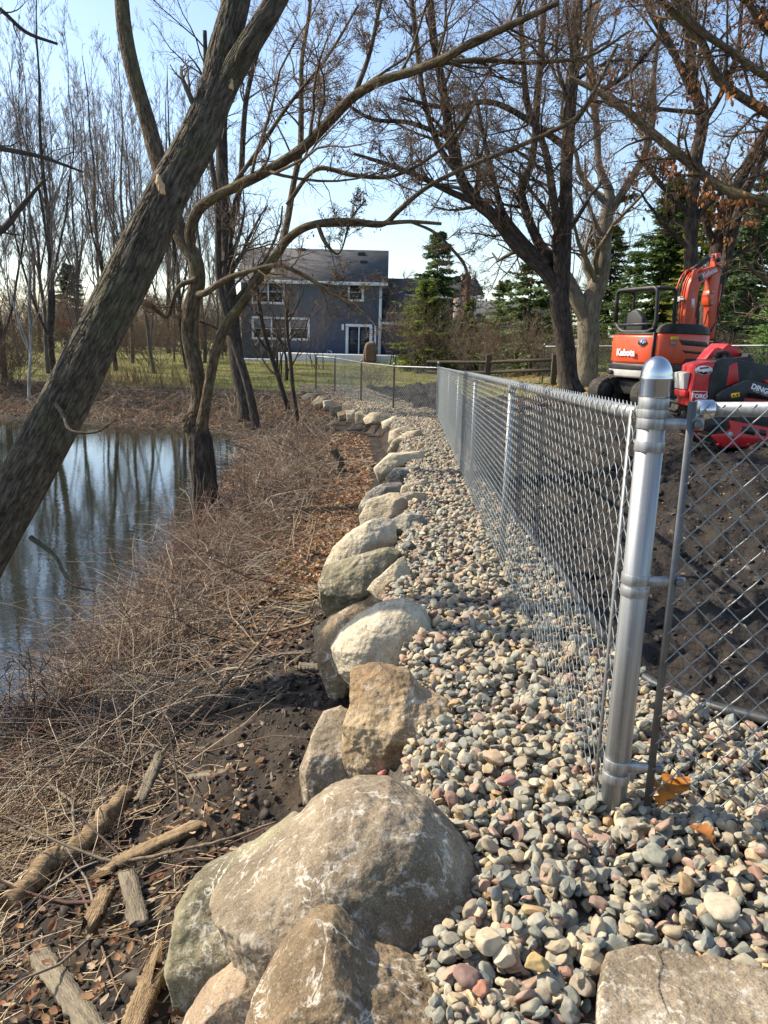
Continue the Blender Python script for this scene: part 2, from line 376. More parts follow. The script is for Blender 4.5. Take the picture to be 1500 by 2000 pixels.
def pile(pts, size, r, cell=.012):           # drops stones one after another on a height map, so that they lie on each other
    x0, y0 = pts.min(0)-.3; x1, y1 = pts.max(0)+.3
    nxx, nyy = int((x1-x0)/cell)+2, int((y1-y0)/cell)+2
    gx = x0+np.arange(nxx)*cell; gy = y0+np.arange(nyy)*cell
    HM = hgt(*np.meshgrid(gx, gy), True).astype(np.float32)
    out = np.zeros(len(pts))
    for i, (p, s) in enumerate(zip(pts, size)):
        k = max(1, int(s*.62/cell)); cx = int((p[0]-x0)/cell); cy = int((p[1]-y0)/cell)
        w = HM[cy-k:cy+k+1, cx-k:cx+k+1]
        b = w.mean()*.6 + w.max()*.4
        out[i] = b + s*.40
        yy, xx = np.mgrid[-k:k+1, -k:k+1]; cap = out[i] + s*.42*np.sqrt(np.clip(1-(xx*xx+yy*yy)/(k+.5)**2, 0, 1))
        np.maximum(w, cap-(xx*xx+yy*yy > k*k)*9, out=w)
    return out
m_peb = mat('river stone', [(.72, .72, .72), (1, 1, 1), (1.22, 1.2, 1.16)], 38, .72, attr='col', bump=.25, bscale=160, dist=.004)
# ---------------------------------------------------------------- boulder wall
W_ = lambda q: [(c[0]*1.0, c[1]*.93, c[2]*.785) for c in q]
def bmat(nm, cols, sc=6, lich=.6, lo=.56, **k):
    m = mat(nm, W_(cols), sc, .85, bump=.7, bscale=42, dist=.014, seedobj=True, detail=10, **k)
    d = tuple(x*.42 for x in W_(cols)[0]); l = tuple(min(.75, x*1.35) for x in W_(cols)[-1])
    overlay(m, d, 2.6, .52, .66, amt=.55, detail=10); overlay(m, d, 160, .54, .62, amt=.55, detail=3); overlay(m, l, 210, .56, .63, amt=.4, detail=3)
    overlay(m, (.58, .53, .43), 13, lo+.03, lo+.14, amt=lich*.75, detail=15, stretch=(1, 1.8, .6)); overlay(m, (.62, .58, .5), 34, .57, .66, amt=.4, detail=12); veins(m, (.62, .57, .48), 5, .016, .47, .8); return m
BM = dict(
    brown=bmat('brown granite', [(.10, .075, .05), (.19, .145, .098), (.28, .225, .16)], 5),
    grey=bmat('grey brown granite', [(.13, .105, .08), (.22, .185, .145), (.33, .285, .23)], 6, .55, .54),
    green=overlay(bmat('mossy green stone', [(.13, .12, .085), (.22, .205, .15), (.31, .285, .215)], 4, .5), (.12, .115, .05), 3.5, .52, .68, amt=.5),
    red=bmat('reddish granite', [(.19, .14, .105), (.28, .22, .165), (.36, .29, .225)], 6, .45, .58),
    pale=bmat('pale granite', [(.33, .295, .24), (.46, .42, .345), (.54, .5, .42)], 16, .5, .56),
    rust=overlay(bmat('rust stained stone', [(.16, .115, .075), (.28, .215, .145), (.40, .335, .25)], 5, .3, .58), (.25, .145, .06), 4.5, .52, .68, amt=.5),
    dark=bmat('dark grey stone', [(.09, .09, .085), (.17, .17, .16), (.27, .26, .24)], 5, .4),
    tan=bmat('tan limestone', [(.25, .215, .165), (.37, .325, .25), (.46, .41, .33)], 5, .4, .55, stretch=(1, 1, 2.2)))
def boulder(poly, label, m, thick=.8, sub=5, seed=0, rough=.05, cuts=5, dz=-.12, sq=.62, top=None, lean=0, ycen=None, keep=False):
    r = np.random.default_rng(seed+100); p = np.array(poly, float)
    c = (p.min(0)+p.max(0))/2*.4 + p.mean(0)*.6
    z = -.1
    for _ in range(40): z = .5*z+.5*(float(zs(atz(*c, z)[1]))+dz)
    C = atz(*c, z)
    D = depth_of(C); s = D/FPX
    q = np.c_[(p[:, 0]-c[0]), -(p[:, 1]-c[1])]*s
    # densify the outline and read its radius over angle
    qq = np.concatenate([np.linspace(q[i], q[(i+1) % len(q)], 24, endpoint=False) for i in range(len(q))])
    an = np.arctan2(qq[:, 1], qq[:, 0]); o = np.argsort(an); an = an[o]; rr = np.hypot(*qq.T)[o]
    V, F = ico(sub); a, b, w = V.T
    ph = np.arctan2(b, a); rp = np.interp(ph, an, rr, period=2*math.pi)
    st = np.hypot(a, b)**sq
    half = (np.ptp(q[:, 0])+np.ptp(q[:, 1]))/4; T = thick*half
    L = np.stack([rp*st*np.cos(ph), rp*st*np.sin(ph), T*w], -1)
    # facets, then weathered relief
    for k in range(cuts):
        nn = nrm(np.array([r.normal(0, .45), r.normal(0, .45), r.uniform(.6, 1)])); e = L@nn; d = np.percentile(e, r.uniform(86, 96))
        L = L-np.maximum(0, e-d)[:, None]*nn*.8
    k = 1/half; off = seed*3.1
    N = nrm(L+1e-9)
    g = (fbm(L[:, 0]*k*1.2+off, L[:, 1]*k*1.2, L[:, 2]*k*1.2, 3, seed) *.8 - .5*np.abs(fbm(L[:, 0]*k*2.2, L[:, 1]*k*2.2+off, L[:, 2]*k*2.2, 4, seed+5)))
    g2 = fbm(L[:, 0]*14+off, L[:, 1]*14, L[:, 2]*14, 4, seed+9)
    front = .35+.65*np.clip(np.abs(w)*1.6, 0, 1)
    L = L + N*(g*rough*half*front + (.0045*g2+.0025*fbm(L[:, 0]*40, L[:, 1]*40, L[:, 2]*40+off, 3, seed+2))*min(1, half*4))[:, None]
    A = np.stack([CR, CU, -cf], 1)           # the face the photo shows
    P = L@A.T
    if top is not None:
        zt = top + .02*P[:, 0] - .03*P[:, 1] + .012*fbm(P[:, 0]*5, P[:, 1]*5, .3, 4, seed) - C[2]; P[:, 2] = np.where(P[:, 2] > zt, zt+(P[:, 2]-zt)*.06, P[:, 2])
    BTOP.append(P+C)
    o_ = tag(ob('boulder', MB().add(P, [F]), BM[m], smooth=True, loc=tuple(C)), label, 'boulder', 'boulders of the pond edge wall')
    return o_
BTOP = []
BL = [
 ([(470, 2100), (480, 2000), (500, 1935), (530, 1880), (565, 1832), (605, 1802), (650, 1798), (688, 1825), (720, 1868), (790, 1890), (860, 1920), (930, 1952), (975, 2005), (990, 2120), (720, 2180)], 'peaked brown boulder with white lichen at the very front of the wall', 'brown', .9, 6, .05, 1, -.10),
 ([(330, 2090), (355, 1995), (400, 1930), (450, 1890), (490, 1880), (525, 1900), (540, 1980), (520, 2090), (420, 2130)], 'smooth reddish boulder low between the peaked brown boulder and the soil', 'red', .8, 5, .03, 2, -.35),
 ([(350, 1960), (333, 1870), (345, 1775), (385, 1708), (440, 1680), (520, 1630), (575, 1592), (610, 1610), (570, 1710), (520, 1850), (490, 1930), (410, 1975)], 'mossy green boulder leaning on the left side of the biggest boulder', 'green', .75, 5, .07, 3, -.3),
 ([(412, 1742), (440, 1718), (490, 1690), (560, 1620), (640, 1552), (700, 1532), (760, 1531), (830, 1560), (882, 1612), (920, 1665), (948, 1725), (946, 1800), (912, 1860), (850, 1895), (760, 1930), (620, 1990), (520, 1980), (478, 1880), (440, 1800)], 'biggest boulder, grey brown with a dark hollow facing the camera', 'grey', .8, 6, .04, 0, -.12),
 ([(592, 1565), (585, 1500), (610, 1430), (630, 1392), (665, 1380), (700, 1400), (720, 1500), (700, 1560), (640, 1600)], 'upright grey boulder low behind the biggest boulder', 'grey', .8, 5, .05, 3, -.3),
 ([(680, 1302), (740, 1292), (800, 1310), (825, 1348), (880, 1370), (905, 1410), (903, 1455), (880, 1505), (810, 1530), (750, 1560), (690, 1545), (664, 1480), (665, 1420), (680, 1370)], 'rust stained craggy boulder with hollows in its face', 'rust', .75, 6, .14, 6, -.12),
 ([(646, 1262), (665, 1230), (700, 1200), (740, 1177), (790, 1168), (830, 1188), (850, 1230), (856, 1280), (842, 1318), (800, 1345), (740, 1350), (690, 1340), (660, 1312)], 'smooth pale rounded boulder carrying one small dark stone', 'pale', .85, 6, .02, 0, -.12),
 ([(610, 1228), (640, 1206), (690, 1181), (740, 1168), (775, 1185), (740, 1260), (700, 1330), (668, 1378), (640, 1362), (622, 1305)], 'brown slab tucked behind the pale rounded boulder', 'brown', .6, 5, .06, 6, -.22),
 ([(622, 1140), (635, 1105), (700, 1082), (760, 1066), (785, 1078), (765, 1115), (720, 1165), (680, 1195), (640, 1212), (628, 1190)], 'angular green grey boulder with a steep face to the pond', 'green', .9, 5, .07, 7, -.2),
 ([(703, 1157), (740, 1125), (788, 1083), (798, 1085), (806, 1160), (802, 1176), (745, 1172)], 'tilted flat tan slab with sharp corners beside the gravel', 'tan', .5, 5, .05, 7, -.04),
 ([(628, 1112), (650, 1070), (690, 1032), (730, 1012), (772, 1014), (778, 1060), (720, 1095), (640, 1125)], 'long pale boulder sloping down to the leaves', 'pale', .9, 5, .06, 5, -.15),
 ([(763, 1015), (790, 999), (825, 1004), (838, 1030), (838, 1060), (805, 1074), (768, 1068)], 'grey dome shaped boulder with a rough dark end by the gravel', 'dark', .85, 5, .06, 4, -.06),
 ([(701, 1010), (720, 975), (760, 962), (830, 962), (843, 985), (830, 1003), (775, 1012), (740, 1025), (705, 1028)], 'long low tan boulder with a dark left edge', 'tan', .8, 5, .07, 5, -.1),
 ([(700, 990), (715, 962), (745, 945), (790, 938), (790, 965), (735, 985), (705, 1003)], 'dark blue grey boulder peeping out behind the long low tan one', 'dark', .8, 4, .08, 5, -.15),
 ([(785, 948), (838, 934), (842, 952), (800, 968), (780, 965)], 'flat sandy slab lying against the gravel', 'tan', .7, 4, .06, 4, -.03),
 ([(752, 935), (770, 914), (820, 909), (828, 937), (792, 948), (758, 945)], 'grey topped boulder with a blackish underside', 'dark', .8, 4, .08, 5, -.1),
 ([(728, 915), (760, 884), (830, 880), (828, 907), (785, 912), (742, 945)], 'ridged cream boulder with a long slope to the left', 'pale', .8, 4, .1, 5, -.12),
 ([(755, 882), (770, 858), (795, 843), (822, 838), (828, 860), (790, 878), (765, 890)], 'sandy layered boulder half way along the wall', 'tan', .8, 4, .1, 4, -.12),
 ([(757, 862), (760, 842), (790, 832), (822, 840), (805, 862), (768, 882)], 'tan boulder with a shadowed face beyond the sandy layered one', 'tan', .8, 4, .1, 4, -.12),
 ([(744, 824), (770, 812), (798, 825), (795, 842), (760, 850), (747, 838)], 'rounded cream boulder on the bend of the wall', 'pale', .8, 4, .07, 3, -.12),
 ([(708, 818), (722, 806), (748, 804), (762, 816), (752, 832), (714, 830)], 'broad sandy boulder left of the bend', 'tan', .8, 4, .08, 4, -.02),
 ([(693, 806), (708, 801), (722, 816), (714, 830), (694, 828)], 'sandy block wedged beside the broad sandy boulder', 'tan', .8, 4, .07, 5, -.02),
 ([(675, 802), (697, 800), (700, 825), (678, 826)], 'pale squarish block with a white left edge', 'pale', .8, 4, .06, 5, -.02),
 ([(658, 806), (677, 800), (682, 821), (662, 823)], 'small brown block in the far wall', 'brown', .8, 4, .06, 4, -.02),
 ([(643, 797), (668, 792), (667, 813), (646, 812)], 'grey rounded block in the far wall', 'grey', .8, 4, .06, 4, -.02),
 ([(630, 783), (652, 780), (648, 802), (632, 797)], 'leaning pale wedge in the far wall', 'pale', .8, 4, .06, 4, -.02),
 ([(610, 785), (622, 774), (637, 776), (634, 795), (614, 798)], 'tan boulder next to the leaning pale wedge', 'tan', .8, 4, .06, 4, -.02),
 ([(588, 776), (600, 768), (620, 768), (622, 786), (598, 790)], 'wide grey boulder close to the far end of the wall', 'dark', .8, 4, .06, 4, -.02),
 ([(578, 768), (592, 761), (602, 768), (598, 780), (582, 781)], 'small grey boulder ending the wall by the lawn', 'grey', .8, 4, .06, 4, -.02),
]
for i, (poly, lab, m, th, sub, ro, cu, dz, *tp) in enumerate(BL):
    boulder(poly, lab, m, th, sub, i*7+3, ro*.8, cu, dz, top=tp[0] if tp else None)
def slab(px, label, m, top=.05, seed=9):
    P = np.array([atz(x, y, top)[:2] for x, y in px]); c = P.mean(0); n = 240; t = np.linspace(0, 1, 90)
    q = np.concatenate([np.linspace(P[i], P[(i+1) % len(P)], 30, endpoint=False) for i in range(len(P))])-c; q = q[np.linspace(0, len(q)-1, n).astype(int)]
    q = q*(1+.012*fbm(q[:, 0]*9, q[:, 1]*9, .4, 4, seed))[:, None]
    X = (q[None]*t[:, None, None]); r_ = t[:, None]
    Z = top + .006*fbm((X[..., 0]+c[0])*6, (X[..., 1])*6, .2, 4, seed) + .004*np.round(1.6*vn3(X[..., 0]*5, X[..., 1]*7, 0, seed+3)) + .0016*fbm(X[..., 0]*50, X[..., 1]*50, .2, 3, seed) - .02*np.clip((r_-.95)/.05, 0, 1)**2
    rings = [np.concatenate([X, Z[..., None]], -1)]
    for k, (g, z) in enumerate(((1.004, -.03), (1.0, -.06), (.98, -.1), (.9, -.16))): w = q*g*(1+.008*fbm(q[:, 0]*14, q[:, 1]*14, k*.7, 3, seed))[:, None]; rings.append(np.c_[w, np.full(n, top+z)][None])
    V = np.concatenate(rings); m_ = len(V); V = V.reshape(-1, 3); BTOP.append(V+[c[0], c[1], 0]); idx = np.arange(m_*n).reshape(m_, n); b = np.roll(idx, -1, 1)
    tag(ob('boulder', MB().add(V, [np.stack([idx[:-1], idx[1:], b[1:], b[:-1]], -1).reshape(-1, 4)[:, ::-1]]), BM[m], smooth=True, loc=(c[0], c[1], 0)), label, 'boulder', 'boulders of the pond edge wall')
slab([(1168, 2010), (1172, 1900), (1182, 1852), (1240, 1836), (1300, 1846), (1400, 1858), (1500, 1886), (1640, 1930), (1760, 2010), (1720, 2200), (1500, 2300), (1160, 2280)], 'flat grey brown slab set into the gravel in the corner nearest the camera', 'grey')
r = np.random.default_rng(5)
def strip(y0, y1, dens, lo, hi, xl, xh):
    n = int((y1-y0)*(xh-xl)*dens); p = np.c_[r.uniform(xl, xh, n), r.uniform(y0, y1, n)]
    ok = (p[:, 0] > wx(p[:, 1])-.2) & (p[:, 0] < ex(p[:, 1])-.02); p = p[ok]
    return p, np.clip(r.lognormal(math.log((lo+hi)/2), .33, len(p)), lo*.7, hi*1.35)
gq = {}
for P in BTOP:
    k = np.floor(P[:, :2]/.02).astype(int); top = P[:, 2]-hgt(P[:, 0], P[:, 1], False); k = k[top > .015]
    for a, c in map(tuple, np.unique(k, axis=0)): gq[(a, c)] = 1
def clear(p): k = np.floor(p/.02).astype(int); return np.array([(a, c) not in gq for a, c in map(tuple, k)], bool)
mb = MB()
sh2, F2 = stone_shapes(2, 26, 3); sh1, F1 = stone_shapes(1, 16, 4); sh3, F3 = stone_shapes(3, 14, 8)
for (y0, y1, dens, sh, F, xl, xh) in ((.9, 3.1, 2600, sh3, F3, -.1, 3.2), (3.1, 7.5, 1650, sh2, F2, -.1, 1.7), (7.5, 22.5, 1250, sh1, F1, -.9, 1.6), (22.5, 30.5, 700, sh1, F1, -3.6, .8)):
    p, s = strip(y0, y1, dens, *((.0155, .0245) if y0 < 1 else (.0175, .027)), xl, xh)
    k = clear(p) | (r.uniform(0, 1, len(p)) < .012); p, s = p[k], s[k]
    z = pile(p, s, r)
    c = PAL[r.choice(len(PAL), len(p), p=PW)]*r.uniform(.82, 1.15, (len(p), 1))
    scatter(mb, sh, F, np.c_[p, z], s, .28, c, r)
tag(ob('gravel', mb, m_peb, smooth=True), 'mixed grey, tan and pink river stone gravel between the boulders and the fence', 'gravel', kind='stuff')
# single stones one notices
def pebble(px, py, size, col, label, dz=.02, seed=0, y=None, flat=None):
    C = aty(px, py, y) if y else gp(px, py, dz)
    r = np.random.default_rng(seed+50); V, F = stone_shapes(3, 1, seed+70)
    V = V[0]*size
    if flat: V = V*np.array(flat)
    a = r.uniform(0, 6.28); R = np.array([[math.cos(a), -math.sin(a), 0], [math.sin(a), math.cos(a), 0], [0, 0, 1]])
    tag(ob('pebble', MB().add(V@R.T, [F], col), m_peb, smooth=True, loc=tuple(C)), label, 'pebble', 'stones that stand out from the gravel')
pebble(748, 1512, .034, (.42, .17, .15), 'sharp pink stone on the gap between the biggest boulder and the rust stained one', .08, 1, flat=(.6, 1.2, 1))
pebble(1050, 1880, .036, (.36, .26, .11), 'mustard yellow pebble left of the flat tan slab', .05, 3)
pebble(938, 1928, .022, (.34, .16, .095), 'brick orange pebble behind the peaked brown boulder', .05, 4)
pebble(912, 1905, .034, (.20, .125, .10), 'dark red pebble beside the brick orange one', .05, 5)
pebble(957, 1805+30, .044, (.44, .36, .24), 'big cream pebble right of the biggest boulder', .05, 6)
pebble(1410, 1770, .052, (.46, .38, .27), 'large squarish cream pebble in front of the fence', .05, 7)
pebble(1278, 1668, .045, (.22, .22, .17), 'large smooth olive pebble in front of the post', .05, 8)
pebble(990, 1525, .036, (.32, .17, .14), 'oval brick pink pebble right of the rust stained boulder', .05, 9)
pebble(965, 1478, .045, (.36, .26, .17), 'long flat tan pebble above the brick pink one', .05, 10)
pebble(850, 1290, .03, (.16, .17, .17), 'slate grey stone leaning on the pale rounded boulder', .03, 11)
# ---------------------------------------------------------------- chain link fences
m_galv = mat('galvanised steel', [(.18, .185, .185), (.28, .285, .285), (.41, .41, .405)], 1.6, .42, metal=.55, stretch=(34, 34, .5), rrough=.1, bump=.06, bscale=60)
overlay(m_galv, (.36, .36, .36), 22, .56, .7, amt=.5)
m_cap = mat('polished aluminium', [(.5, .51, .53), (.62, .63, .65)], 9, .24, metal=1, rrough=.08)
m_wire = mat('galvanised wire', [(.17, .195, .2), (.28, .305, .31)], 30, .45, metal=.4)
m_bar = mat('dull steel bar', [(.10, .10, .10), (.17, .17, .165)], 14, .55, metal=.6)
m_far = mat('weathered grey steel', [(.26, .27, .28), (.40, .41, .42)], 5, .5, metal=.6)
def fabric(pts, pitch, top, bot, wr, off, fine=6.0, k=5):
    """zigzag wires, neighbours hooked into each other; pts = ground line (x,y,z)"""
    p = np.array(pts, float); s = np.r_[0, np.cumsum(np.hypot(*np.diff(p[:, :2], axis=0).T))]
    n = int(s[-1]/pitch); rows = int((top-bot)/pitch)
    at = lambda t: np.stack([np.interp(t, s, p[:, i]) for i in range(3)], -1)
    tan = nrm(at(np.array([s[-1]]))-at(np.array([0.])))[0]; tan[2] = 0; tan = nrm(tan); nor = np.array([-tan[1], tan[0], 0])
    mb = MB()
    def build(k0, k1, m, sides, amp):
        K = np.arange(k0, k1)
        if not len(K): return
        j = np.arange(rows*m+1)/m; lev = np.floor(j+1e-6); fr = j-lev
        par = (lev[None]+K[:, None]) % 2
        u = np.clip((np.where(par == 0, 1-fr[None], fr[None]+0*par)-.5)*1.05+.5, -.015, 1.015)
        S_ = (K[:, None]+u)*pitch; B = at(S_)
        z = bot + (top-bot)*(j/rows)[None]
        dpt = np.where(par == 0, 1, -1)*np.sin(np.pi*fr[None])*amp
        P = B + nor*(off+dpt)[..., None]; P[..., 2] = B[..., 2]+z
        V, F, t = tubes(P, np.full(P.shape[:2], wr), sides); mb.add(V, F)
    nf = min(n, int(fine/pitch))
    build(0, nf, 4, k, wr*1.7); build(nf, n, 1, 3, 0)
    # knuckles: twisted ends standing above the rail
    K = np.arange(nf); S_ = (K+.5*0+1)*pitch; B = at(S_)
    a = np.linspace(0, 2.6, 5)
    P = B[:, None, :] + np.stack([tan*math.sin(x)*.012 + np.array([0, 0, top+.012*math.sin(x*1.1)]) for x in a])[None] + nor*off
    V, F, t = tubes(P, np.full(P.shape[:2], wr), 4); mb.add(V, F)
    return mb
def gl(x, y): return float(hgt(x, y, False))
def line(a, b, n=40): return [(a[0]+(b[0]-a[0])*t, a[1]+(b[1]-a[1])*t, gl(a[0]+(b[0]-a[0])*t, a[1]+(b[1]-a[1])*t)) for t in np.linspace(0, 1, n)]
fence = root('chain_link_fence', (P0[0], P0[1], 0))
tag(fence, 'long galvanised chain link fence from the domed near post to the far corner post', 'fence')
def loc0(pts): return [(x-P0[0], y-P0[1], z) for x, y, z in pts]
la = loc0([(x, y, float(zs(y))) for x, y, _ in line(P0, P1)])
ob('wire_mesh', fabric(la, .0425, 1.235, .03, .0016, .034, fine=7.5), m_wire, fence, smooth=True)
mb = MB(); tube(mb, [(x, y, z+1.212) for x, y, z in la[:1]+la[1:]], .021, 14); ob('top_rail', mb, m_galv, fence, smooth=True)
dirA = nrm(np.r_[P1-P0, 0]); 
for s in np.arange(3.05, 18.5, 3.05):
    q = P0+(P1-P0)*s/np.linalg.norm(P1-P0); z = float(zs(q[1]))
    mb = MB(); mb.add(*move(lathe([(.0, z-.1), (.021, z-.1), (.021, z+1.19), (.0, z+1.19)], 14), Matrix.Translation((q[0]-P0[0], q[1]-P0[1], 0))))
    mb.add(*move(lathe([(.0, z+1.16), (.027, z+1.16), (.027, z+1.2), (.0, z+1.245)], 14), Matrix.Translation((q[0]-P0[0], q[1]-P0[1], 0))))
    ob('line_post', mb, m_far, fence, smooth=False)
def band(z, r=.0385, h=.021, tab=None, m=None, dirv=(1, 0), L=.085):
    mb = MB(); t = .0018
    mb.add(*lathe([(r-.004, z-h/2), (r+t-.0004, z-h/2), (r+t, z-h/2+.0006), (r+t, z+h/2-.0006), (r+t-.0004, z+h/2), (r-.004, z+h/2)], 40))
    o = None
    if tab:
        d = np.array([dirv[0], dirv[1], 0.]); nn = np.array([-d[1], d[0], 0]); M = np.eye(4); M[:3, 0] = d; M[:3, 1] = nn
        v, f = box(r*.6, r+L, -.0035-.03, -.0005-.03, z-h/2+.001, z+h/2-.001); mb.add(*move((v, f), M))
        v, f = box(r*.6, r+L, .0005-.026, .0035-.026, z-h/2+.001, z+h/2-.001); mb.add(*move((v, f), M))
    b_ = ob('band', mb, m_galv, post)
    if tab:
        v, f = lathe([(0, -.004), (.011, -.004), (.0125, 0), (.011, .004), (.006, .0065), (0, .007)], 18)
        M2 = np.eye(4); M2[:3, 2] = -nn; M2[:3, 0] = d; M2[:3, 1] = (0, 0, 1); M2[:3, 3] = d*(r+L-.016)-nn*.036+np.array([0, 0, z])
        ob('bolt', MB().add(*move((v, f), M2)), m_bar, b_, smooth=True)
    return b_
post = ob('terminal_post', MB().add(*lathe([(.0, -.25), (.0372, -.25), (.0372, 1.32), (0, 1.32)], 56)), m_galv, fence, smooth=False)
for p_ in post.data.polygons: p_.use_smooth = len(p_.vertices) == 4
cap_ = [(.0, 1.262), (.0392, 1.262), (.0406, 1.266), (.0406, 1.306), (.042, 1.309), (.042, 1.315), (.0406, 1.319)] + [(.0406*math.cos(a), 1.319+.052*math.sin(a)) for a in np.linspace(.05, math.pi/2-.02, 14)]
ob('post_cap', MB().add(*lathe(cap_, 56)), m_cap, post, smooth=True)
def zat(py): return float(aty(1240, py, P0[1]-.04)[2])
for py, h, tab, dv in ((789, .026, None, 0), (808, .024, None, 0), (827, .026, 1, (1, 0)), (873, .024, 1, 'A'), (1137, .024, 1, (1, 0)), (1161, .022, None, 0), (1503, .026, 1, (1, 0)), (1529, .024, None, 0)):
    pz = {789: 1.252-.02, 808: 1.205, 827: 1.17, 873: 1.1}.get(py) 
    band(zat(py), h=h*1.2, tab=tab, dirv=tuple(dirA[:2]) if dv == 'A' else (dv or (1, 0)), L=.03 if dv == 'A' else .09)
# stretcher bar of this run, close behind the post
mb = MB(); q = dirA*.085; v, f = box(-.0035, .0035, -.009, .009, .04, 1.22); mb.add(v+np.array([q[0]-.034, q[1], 0]), f); ob('tension_bar', mb, m_galv, fence)
mb = MB(); tube(mb, [dirA*.04+np.array([0, 0, 1.212]), dirA*.10+np.array([0, 0, 1.212])], .0245, 24); ob('rail_end', mb, m_galv, fence, smooth=False)
cq = la[-1]; mb = MB(); mb.add(*move(lathe([(0, -.2), (.035, -.2), (.035, 1.30), (.039, 1.30), (.039, 1.335)]+[(.039*math.cos(a), 1.335+.04*math.sin(a)) for a in (.4, .8, 1.2, 1.55)], 20), Matrix.Translation(cq)))
ob('corner_post', mb, m_galv, fence)
# ---- the run off to the right
f2 = root('chain_link_fence', (P0[0], P0[1], 0))
tag(f2, 'short chain link fence section with large open diamonds leading right from the domed post', 'fence')
lb = [(.085+t, .012*t, .0+.03*t) for t in np.linspace(0, 2.6, 20)]
ob('wire_mesh', fabric(lb, .0425, 1.235, .03, .0021, -.03, fine=3, k=7), m_wire, f2, smooth=True)
mb = MB(); tube(mb, [(.135, 0, 1.232), (2.7, .03, 1.30)], .0205, 20); ob('top_rail', mb, m_galv, f2, smooth=True)
mb = MB(); tube(mb, [(.115, 0, 1.231), (.117, 0, 1.231), (.158, 0, 1.232), (.162, 0, 1.232)], [.023, .0275, .0275, .024], 24); ob('rail_end', mb, m_cap, f2, smooth=True)
mb = MB(); v, f = box(.082, .103, -.034, -.028, .05, 1.255); mb.add(v, f); ob('tension_bar', mb, m_bar, f2)
mb = MB(); mb.add(*move(lathe([(0, -.1), (.03, -.1), (.03, 1.28), (0, 1.31)], 16), Matrix.Translation((2.68, .03, 0)))); ob('line_post', mb, m_galv, f2)
# ---- the run beyond the far corner
def far_fence(pts, top, label, pitch, wr, m, rail=.021, postr=.028, endp=True, hidden=0):
    o = root('chain_link_fence', (pts[0][0], pts[0][1], 0)); tag(o, label, 'fence')
    G = [(x, y, gl(x, y)) for x, y in pts]; x0, y0 = pts[0]
    dense = np.concatenate([np.linspace(G[i], G[i+1], 12, endpoint=i == len(G)-2) for i in range(len(G)-1)])
    dense[:, 0] -= x0; dense[:, 1] -= y0
    ob('wire_mesh', fabric([tuple(q) for q in dense], pitch, top, .03, wr, 0, fine=0), m_wire, o)
    mb = MB(); tube(mb, dense+np.array([0, 0, top-.02]), rail, 8); ob('top_rail', mb, m, o, smooth=True)
    for i, (x, y, z) in enumerate(G):
        if i == 0 and not endp: continue
        mb = MB(); mb.add(*move(lathe([(0, -.2), (postr, -.2), (postr, top+.02), (postr*1.2, top+.02), (postr*1.1, top+.06), (0, top+.085)], 12), Matrix.Translation((x-x0, y-y0, z)))); ob('post', mb, m, o)
pc = [tuple(P1)] + [tuple(gp(px, py)[:2]) for px, py in ((768, 797), (705, 782), (654, 764), (617, 759))]
far_fence(pc, 1.22, 'far chain link fence curving left from the corner post behind the boulder wall', .05, .0032, m_galv, endp=False)
pdn = [aty(1062, 700, 27)[:2], aty(1150, 700, 26)[:2], aty(1260, 700, 25)[:2], aty(1370, 690, 23.5)[:2], aty(1500, 690, 22)[:2], aty(1640, 690, 21)[:2]]
far_fence([tuple(q) for q in pdn], 1.25, 'old grey chain link fence under the conifers behind the excavator', .06, .0035, m_far)
# ---- split rail fence
m_wood = mat('weathered fence wood', [(.035, .028, .021), (.07, .055, .04), (.11, .09, .068)], 3, .9, bump=.4, bscale=20, stretch=(1, 8, 8))
sr = root('split_rail_fence', (aty(953, 730, 28)[0], 28, 0)); tag(sr, 'weathered wooden split rail fence at the shaded edge of the lawn', 'fence')
x0 = sr.location[0]; A = []
for px in (953, 1082):
    q = aty(px, 720, 28 if px < 1000 else 26); x, y = q[0], q[1]; z = gl(x, y); A.append((x-x0, y-28, z))
    zt = aty(px, 692, y)[2]; mb = MB(); v, f = box(x-x0-.09, x-x0+.09, y-28-.08, y-28+.08, z-.1, zt); mb.add(v, f); ob('post', mb, m_wood, sr, bevel=.02)
for zt in (708, 728):
    z = aty(953, zt, 28)[2]; z2 = aty(1082, zt-5, 26)[2]
    mb = MB(); tube(mb, [(A[0][0]-2.2, .05, z-.03), (A[0][0], .0, z), ((A[0][0]+A[1][0])/2, (A[1][1])/2, (z+z2)/2+.02), (A[1][0], A[1][1], z2)], [.05, .06, .065, .055], 6); ob('rail', mb, m_wood, sr)
# ---------------------------------------------------------------- trees
def bark(nm, cols, sc=22, bump=.9, moss=None, dist=.02):
    m = mat(nm, cols, sc, .9, attr='tuv', stretch=(1, 1, .3), bump=bump, bscale=sc*2.2, dist=dist, detail=8, spec=.15)
    if moss: overlay(m, moss, 2.2, .5, .66, amt=.6)
    return m
m_bark = bark('grey furrowed bark', [(.034, .027, .02), (.10, .08, .058), (.19, .16, .118)], 46, 1, (.10, .10, .045))
m_bark2 = bark('brown bark', [(.03, .021, .014), (.10, .073, .046), (.20, .155, .095)], 30, .9, (.13, .125, .05))
m_dark = bark('dark bark', [(.022, .018, .014), (.06, .048, .038), (.125, .10, .078)], 18)
m_pale = bark('pale bark', [(.075, .062, .047), (.16, .135, .10), (.26, .225, .17)], 12)
m_grove = bark('grove bark', [(.055, .048, .04), (.11, .096, .08), (.18, .155, .13)], 6, .5)
m_birch = bark('whitish bark', [(.12, .11, .10), (.33, .31, .28), (.48, .46, .42)], 5, .4)
m_twig = mat('twig bark', [(.06, .046, .037), (.11, .084, .066), (.18, .142, .112)], 9, .85, spec=.2)
m_twig2 = mat('reddish twig bark', [(.07, .047, .032), (.135, .092, .062), (.22, .16, .11)], 9, .85, spec=.2)
